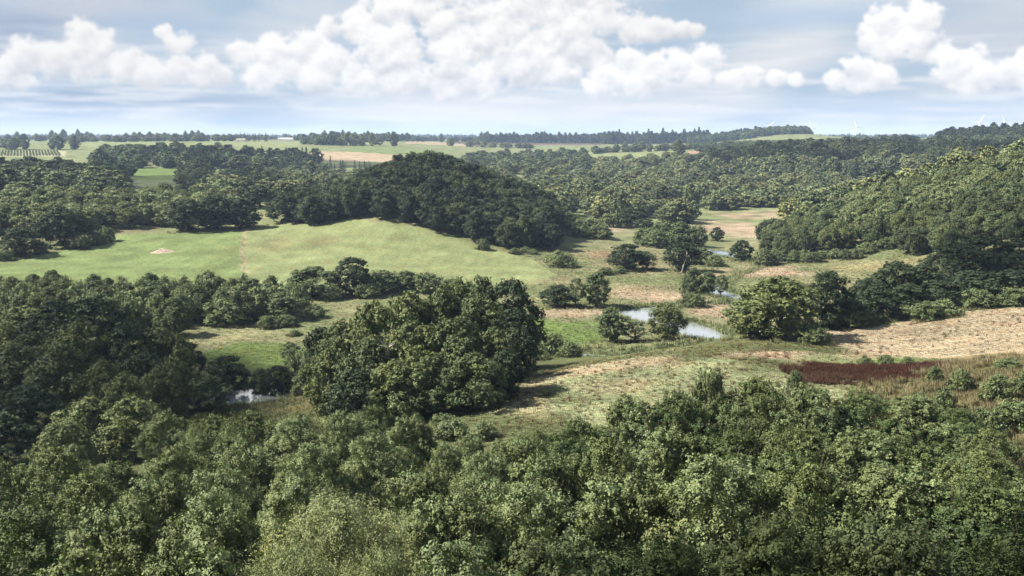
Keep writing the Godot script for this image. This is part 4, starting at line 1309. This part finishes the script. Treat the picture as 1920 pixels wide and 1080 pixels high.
	# bare boughs in the oak clump
	for k in 2:
		var q := [[738, 636, 171.0], [724, 652, 166.0]][k] as Array
		var bo := Builder.new()
		var rr := RandomNumberGenerator.new()
		rr.seed = 300 + k
		for j in 7:
			var d := Vector3(rr.randf_range(-1, 1), rr.randf_range(0.3, 1.0), rr.randf_range(0.0, 0.8)).normalized()
			bo.tube([Vector3(0, -2.5, -1.0), d * 0.8, d * rr.randf_range(1.6, 2.8) + Vector3(0, 0.3, 0)], [0.12, 0.07, 0.015], 5)
		var y: float = EYE - slope_of(q[1]) * q[2]
		var o := mesh_node("dead_bough", bo.done(), pale)
		o.position = Vector3(across(q[0], q[2], y), y, -q[2])
		label(o, ["bare pale bough high in the old oak clump", "bare pale bough left of the middle of the oak clump"][k], "bough", "bare boughs in the oak clump")
	# posts at the pond
	for k in 2:
		var fp := mesh_node("fence_post", box_mesh(Vector3(0.14, 1.5, 0.14)), pale)
		fp.position = spot([538.0, 372.0][k], [768.0, 760.0][k]) + Vector3(0, 0.6, 0)
		label(fp, ["weathered fence post on the grass right of the pond", "weathered fence post among the trees left of the pond"][k], "post", "posts about the pond")

# ------------------------------------------------------------------ tall grass, reeds and the red sorrel
func tuft(seed_: int, blades: int, spread: float, high: float, wide: float) -> ArrayMesh:
	var rng := RandomNumberGenerator.new()
	rng.seed = seed_
	var b := Builder.new()
	for k in blades:
		var a := rng.randf() * TAU
		var out := Vector3(cos(a), 0, sin(a))
		var lean := (Vector3.UP + out * rng.randf_range(0.05, 0.5)).normalized()
		var root := out * spread * rng.randf()
		var l := high * rng.randf_range(0.55, 1.15)
		var s := out.cross(Vector3.UP).rotated(Vector3.UP, rng.randf_range(-1.0, 1.0)) * wide
		var at := b.v.size()
		b.v.append(root - s * 0.5)
		b.v.append(root + s * 0.5)
		b.v.append(root + lean * l)
		var tone := rng.randf_range(0.88, 1.12)
		for j in 3:
			b.n.append((out * 0.4 + Vector3.UP).normalized())
			b.c.append(Color(tone, tone, tone))
		b.idx.append_array(PackedInt32Array([at, at + 2, at + 1]))
	return b.done()

func strew(called: String, text: String, mesh: Mesh, px0: float, px1: float, d0: float, d1: float, count: int, scale0: float, scale1: float, seed_: int, gain: float, accept: Callable, own := Color(0, 0, 0, 0), mix := 0.0) -> void:
	var rng := RandomNumberGenerator.new()
	rng.seed = seed_
	var where := []
	var tints := []
	for k in count:
		var d := sqrt(rng.randf_range(d0 * d0, d1 * d1))
		var x := across(rng.randf_range(px0, px1), d, 10.0)
		var gap := river_gap(x, -d)
		if gap < 0.3: continue
		if not accept.call(x, -d, gap, rng): continue
		var c := colour_at(x, -d)
		if mix > 0.0: c = c.lerp(own, mix * rng.randf_range(0.6, 1.2))
		var v := gain * rng.randf_range(0.88, 1.12)
		tints.append(Color(c.r * v * rng.randf_range(0.95, 1.1), c.g * v, c.b * v))
		var s := rng.randf_range(scale0, scale1)
		where.append(Transform3D(Basis(Vector3.UP, rng.randf() * TAU).scaled(Vector3(s, s * rng.randf_range(0.7, 1.2), s)), Vector3(x, ground(x, -d) - 0.04, -d)))
	scatter(called, text, mesh, mats.blade, where, tints)

func in_field(called: String, x: float, z: float) -> bool:
	var here := Vector2(x, z)
	for p in paints:
		if p.get("called", "") == called:
			return p.box.has_point(here) and Geometry2D.is_point_in_polygon(here, p.poly)
	return false

func build_grasses() -> void:
	var m := StandardMaterial3D.new()
	m.resource_name = "grass_blades"
	m.vertex_color_use_as_albedo = true
	m.roughness = 0.8
	m.metallic_specular = 0.2
	m.cull_mode = BaseMaterial3D.CULL_DISABLED
	m.backlight_enabled = true
	m.backlight = Color(0.5, 0.5, 0.4)
	mats.blade = m
	var short := tuft(1, 30, 0.7, 0.26, 0.05)
	var tall := tuft(2, 26, 0.45, 0.9, 0.05)
	var weed := tuft(3, 44, 0.6, 1.0, 0.05)
	var reed := tuft(4, 16, 0.5, 1.7, 0.12)
	var open := func(x, z, _g, _r): return not in_field("green_field", x, z) and not in_field("pale_hill_field", x, z)
	strew("tall_grass", "uncut grass on the terrace this side of the river", short, 820, 1900, 112, 205, 22000, 0.7, 1.2, 71, 1.9, func(x, z, g, r): return not in_field("dry_hay_field", x, z))
	strew("tall_grass", "rough grass on the bank beside the pond", tall, 360, 660, 140, 200, 5000, 0.5, 1.0, 80, 1.4, open)
	strew("hay_grass", "dry pinkish seed grass of the hay field", short, 1520, 1980, 175, 245, 22000, 0.6, 1.0, 72, 1.95, func(x, z, g, r): return in_field("dry_hay_field", x, z))
	strew("meadow_grass", "rough grass on the valley floor", short, 340, 1760, 235, 480, 46000, 0.9, 1.6, 73, 1.75, open)
	strew("meadow_grass", "dry grass tussocks dotted over the valley meadows", tall, 960, 1760, 240, 470, 5000, 0.6, 1.2, 74, 1.1, open)
	strew("bank_weeds", "tall brown weeds on the slope right of the thicket", weed, 1600, 1990, 84, 168, 11000, 0.7, 1.25, 75, 1.35, func(x, z, g, r): return not in_field("dry_hay_field", x, z) and noise_b.get_noise_2d(x, z) > -0.25 and sorrel_edge(x, z) > 0.9 and r.randf() < (column_of(x, -z, 15.0) - 1600.0) / 150.0, Color(0.135, 0.122, 0.065), 0.85)
	strew("bank_weeds", "scattered brown seed heads in the terrace grass", weed, 930, 1620, 140, 198, 900, 0.4, 0.8, 76, 0.9, open, Color(0.15, 0.09, 0.06), 0.8)
	strew("red_sorrel", "dark red sorrel patch in front of the hay field", weed, 1460, 1790, 140, 180, 26000, 0.35, 0.85, 77, 0.8, func(x, z, g, r): return sorrel_edge(x, z) < 1.25 - r.randf() * 0.75, Color(0.075, 0.024, 0.019), 0.93)
	strew("reeds", "grey-green reeds lining the river banks", reed, 300, 1620, 195, 500, 110000, 0.6, 1.1, 78, 1.6, func(x, z, g, r): return g < 3.6 and r.randf() < (0.75 if z < -240.0 else 0.25), Color(0.10, 0.125, 0.062), 0.7)
	var where := []
	var tints := []
	var rng := RandomNumberGenerator.new()
	rng.seed = 82
	for f in feet:
		for k in 26:
			var a := rng.randf() * TAU
			var r: float = f[2] * rng.randf_range(0.35, 1.25)
			var x: float = f[0] + cos(a) * r
			var z: float = f[1] + sin(a) * r
			if river_gap(x, z) < 1.0: continue
			var sc := rng.randf_range(0.5, 1.3)
			where.append(Transform3D(Basis(Vector3.UP, rng.randf() * TAU).scaled(Vector3(sc * 1.5, sc, sc * 1.5)), Vector3(x, ground(x, z) - 0.05, z)))
			var v := rng.randf_range(0.8, 1.3)
			tints.append(Color(0.115 * v * rng.randf_range(0.9, 1.25), 0.135 * v, 0.065 * v))
	scatter("undergrowth", "nettles and weeds about the feet of the valley trees", weed, m, where, tints)
	strew("dock_plants", "dark dock plants standing in the dry hay field", weed, 1560, 1980, 180, 235, 260, 0.4, 0.8, 79, 0.45, func(x, z, g, r): return in_field("dry_hay_field", x, z))

var sorrel_mid := Vector3.ZERO
var sorrel_long := 0.0

func sorrel_edge(x: float, z: float) -> float:
	if sorrel_long == 0.0:
		sorrel_mid = spot(1625, 703)
		sorrel_long = (spot(1625, 686).z - spot(1625, 722).z) * -0.5
	var dx := (x - sorrel_mid.x) / 13.5
	var dz := (z - sorrel_mid.z - dx * 0.22 * sorrel_long) / sorrel_long
	return dx * dx + dz * dz + noise_b.get_noise_2d(x * 0.6, z * 0.6) * 1.1 + noise_b.get_noise_2d(x * 2.4, z * 2.4) * 0.5

# ------------------------------------------------------------------ clouds overhead whose shade lies on the valley
func shading_cloud(text: String, over: Vector3, rx: float, rz: float, seed_: int) -> void:
	var n := FastNoiseLite.new()
	n.seed = seed_
	n.frequency = 1.3
	n.fractal_octaves = 4
	var st := SurfaceTool.new()
	st.begin(Mesh.PRIMITIVE_TRIANGLES)
	st.set_smooth_group(0)
	var across_n := 56
	var up_n := 28
	for j in up_n + 1:
		for i in across_n + 1:
			var a := TAU * (i % across_n) / across_n
			var e := PI * (float(j) / up_n - 0.5)
			var d := Vector3(cos(e) * cos(a), sin(e), cos(e) * sin(a))
			var r := 1.0 + 0.55 * n.get_noise_3dv(d * 1.2)
			st.add_vertex(Vector3(d.x * rx * r, d.y * rx * (0.5 if d.y > 0.0 else 0.16) * r, d.z * rz * r))
	for j in up_n:
		for i in across_n:
			var a := j * (across_n + 1) + i
			for k in [a, a + across_n + 1, a + 1, a + 1, a + across_n + 1, a + across_n + 2]: st.add_index(k)
	st.generate_normals()
	var m := StandardMaterial3D.new()
	m.resource_name = "cloud"
	m.albedo_color = Color(0.95, 0.95, 0.95, 0.36)
	m.roughness = 1.0
	m.backlight_enabled = true
	m.backlight = Color(0.9, 0.9, 0.9)
	m.transparency = BaseMaterial3D.TRANSPARENCY_ALPHA
	var o := mesh_node("cloud", st.commit(), m)
	o.position = over + sun_dir() * (760.0 / sun_dir().y)
	label(o, text, "cloud", "clouds overhead", "structure")

func build_shading_clouds() -> void:
	shading_cloud("cumulus overhead, shading the oaks along the hay field", Vector3(172, 8, -300), 56.0, 72.0, 1)
	shading_cloud("cumulus overhead, shading the far left wood", Vector3(-350, 25, -900), 120.0, 130.0, 3)
	shading_cloud("cumulus overhead, shading the big trees left of the pond", Vector3(-92, 10, -200), 34.0, 46.0, 4)
	shading_cloud("added cumulus overhead, shading the lower right slope", Vector3(26, 30, -36), 22.0, 22.0, 5)  # unseen cloud, added to darken the lower right corner of the view
	shading_cloud("added cumulus overhead, shading the far slope wood", Vector3(470, 35, -1330), 230.0, 170.0, 6)  # this and the next two are added unseen, to leave the valley brighter
	shading_cloud("added cumulus overhead, shading the wood under the ridge pasture", Vector3(-340, 28, -1390), 150.0, 130.0, 7)
	shading_cloud("added cumulus overhead, shading the right skyline wood", Vector3(960, 45, -1850), 260.0, 220.0, 8)
	shading_cloud("cumulus overhead, shading the middle skyline", Vector3(300, 40, -3150), 460.0, 260.0, 9)
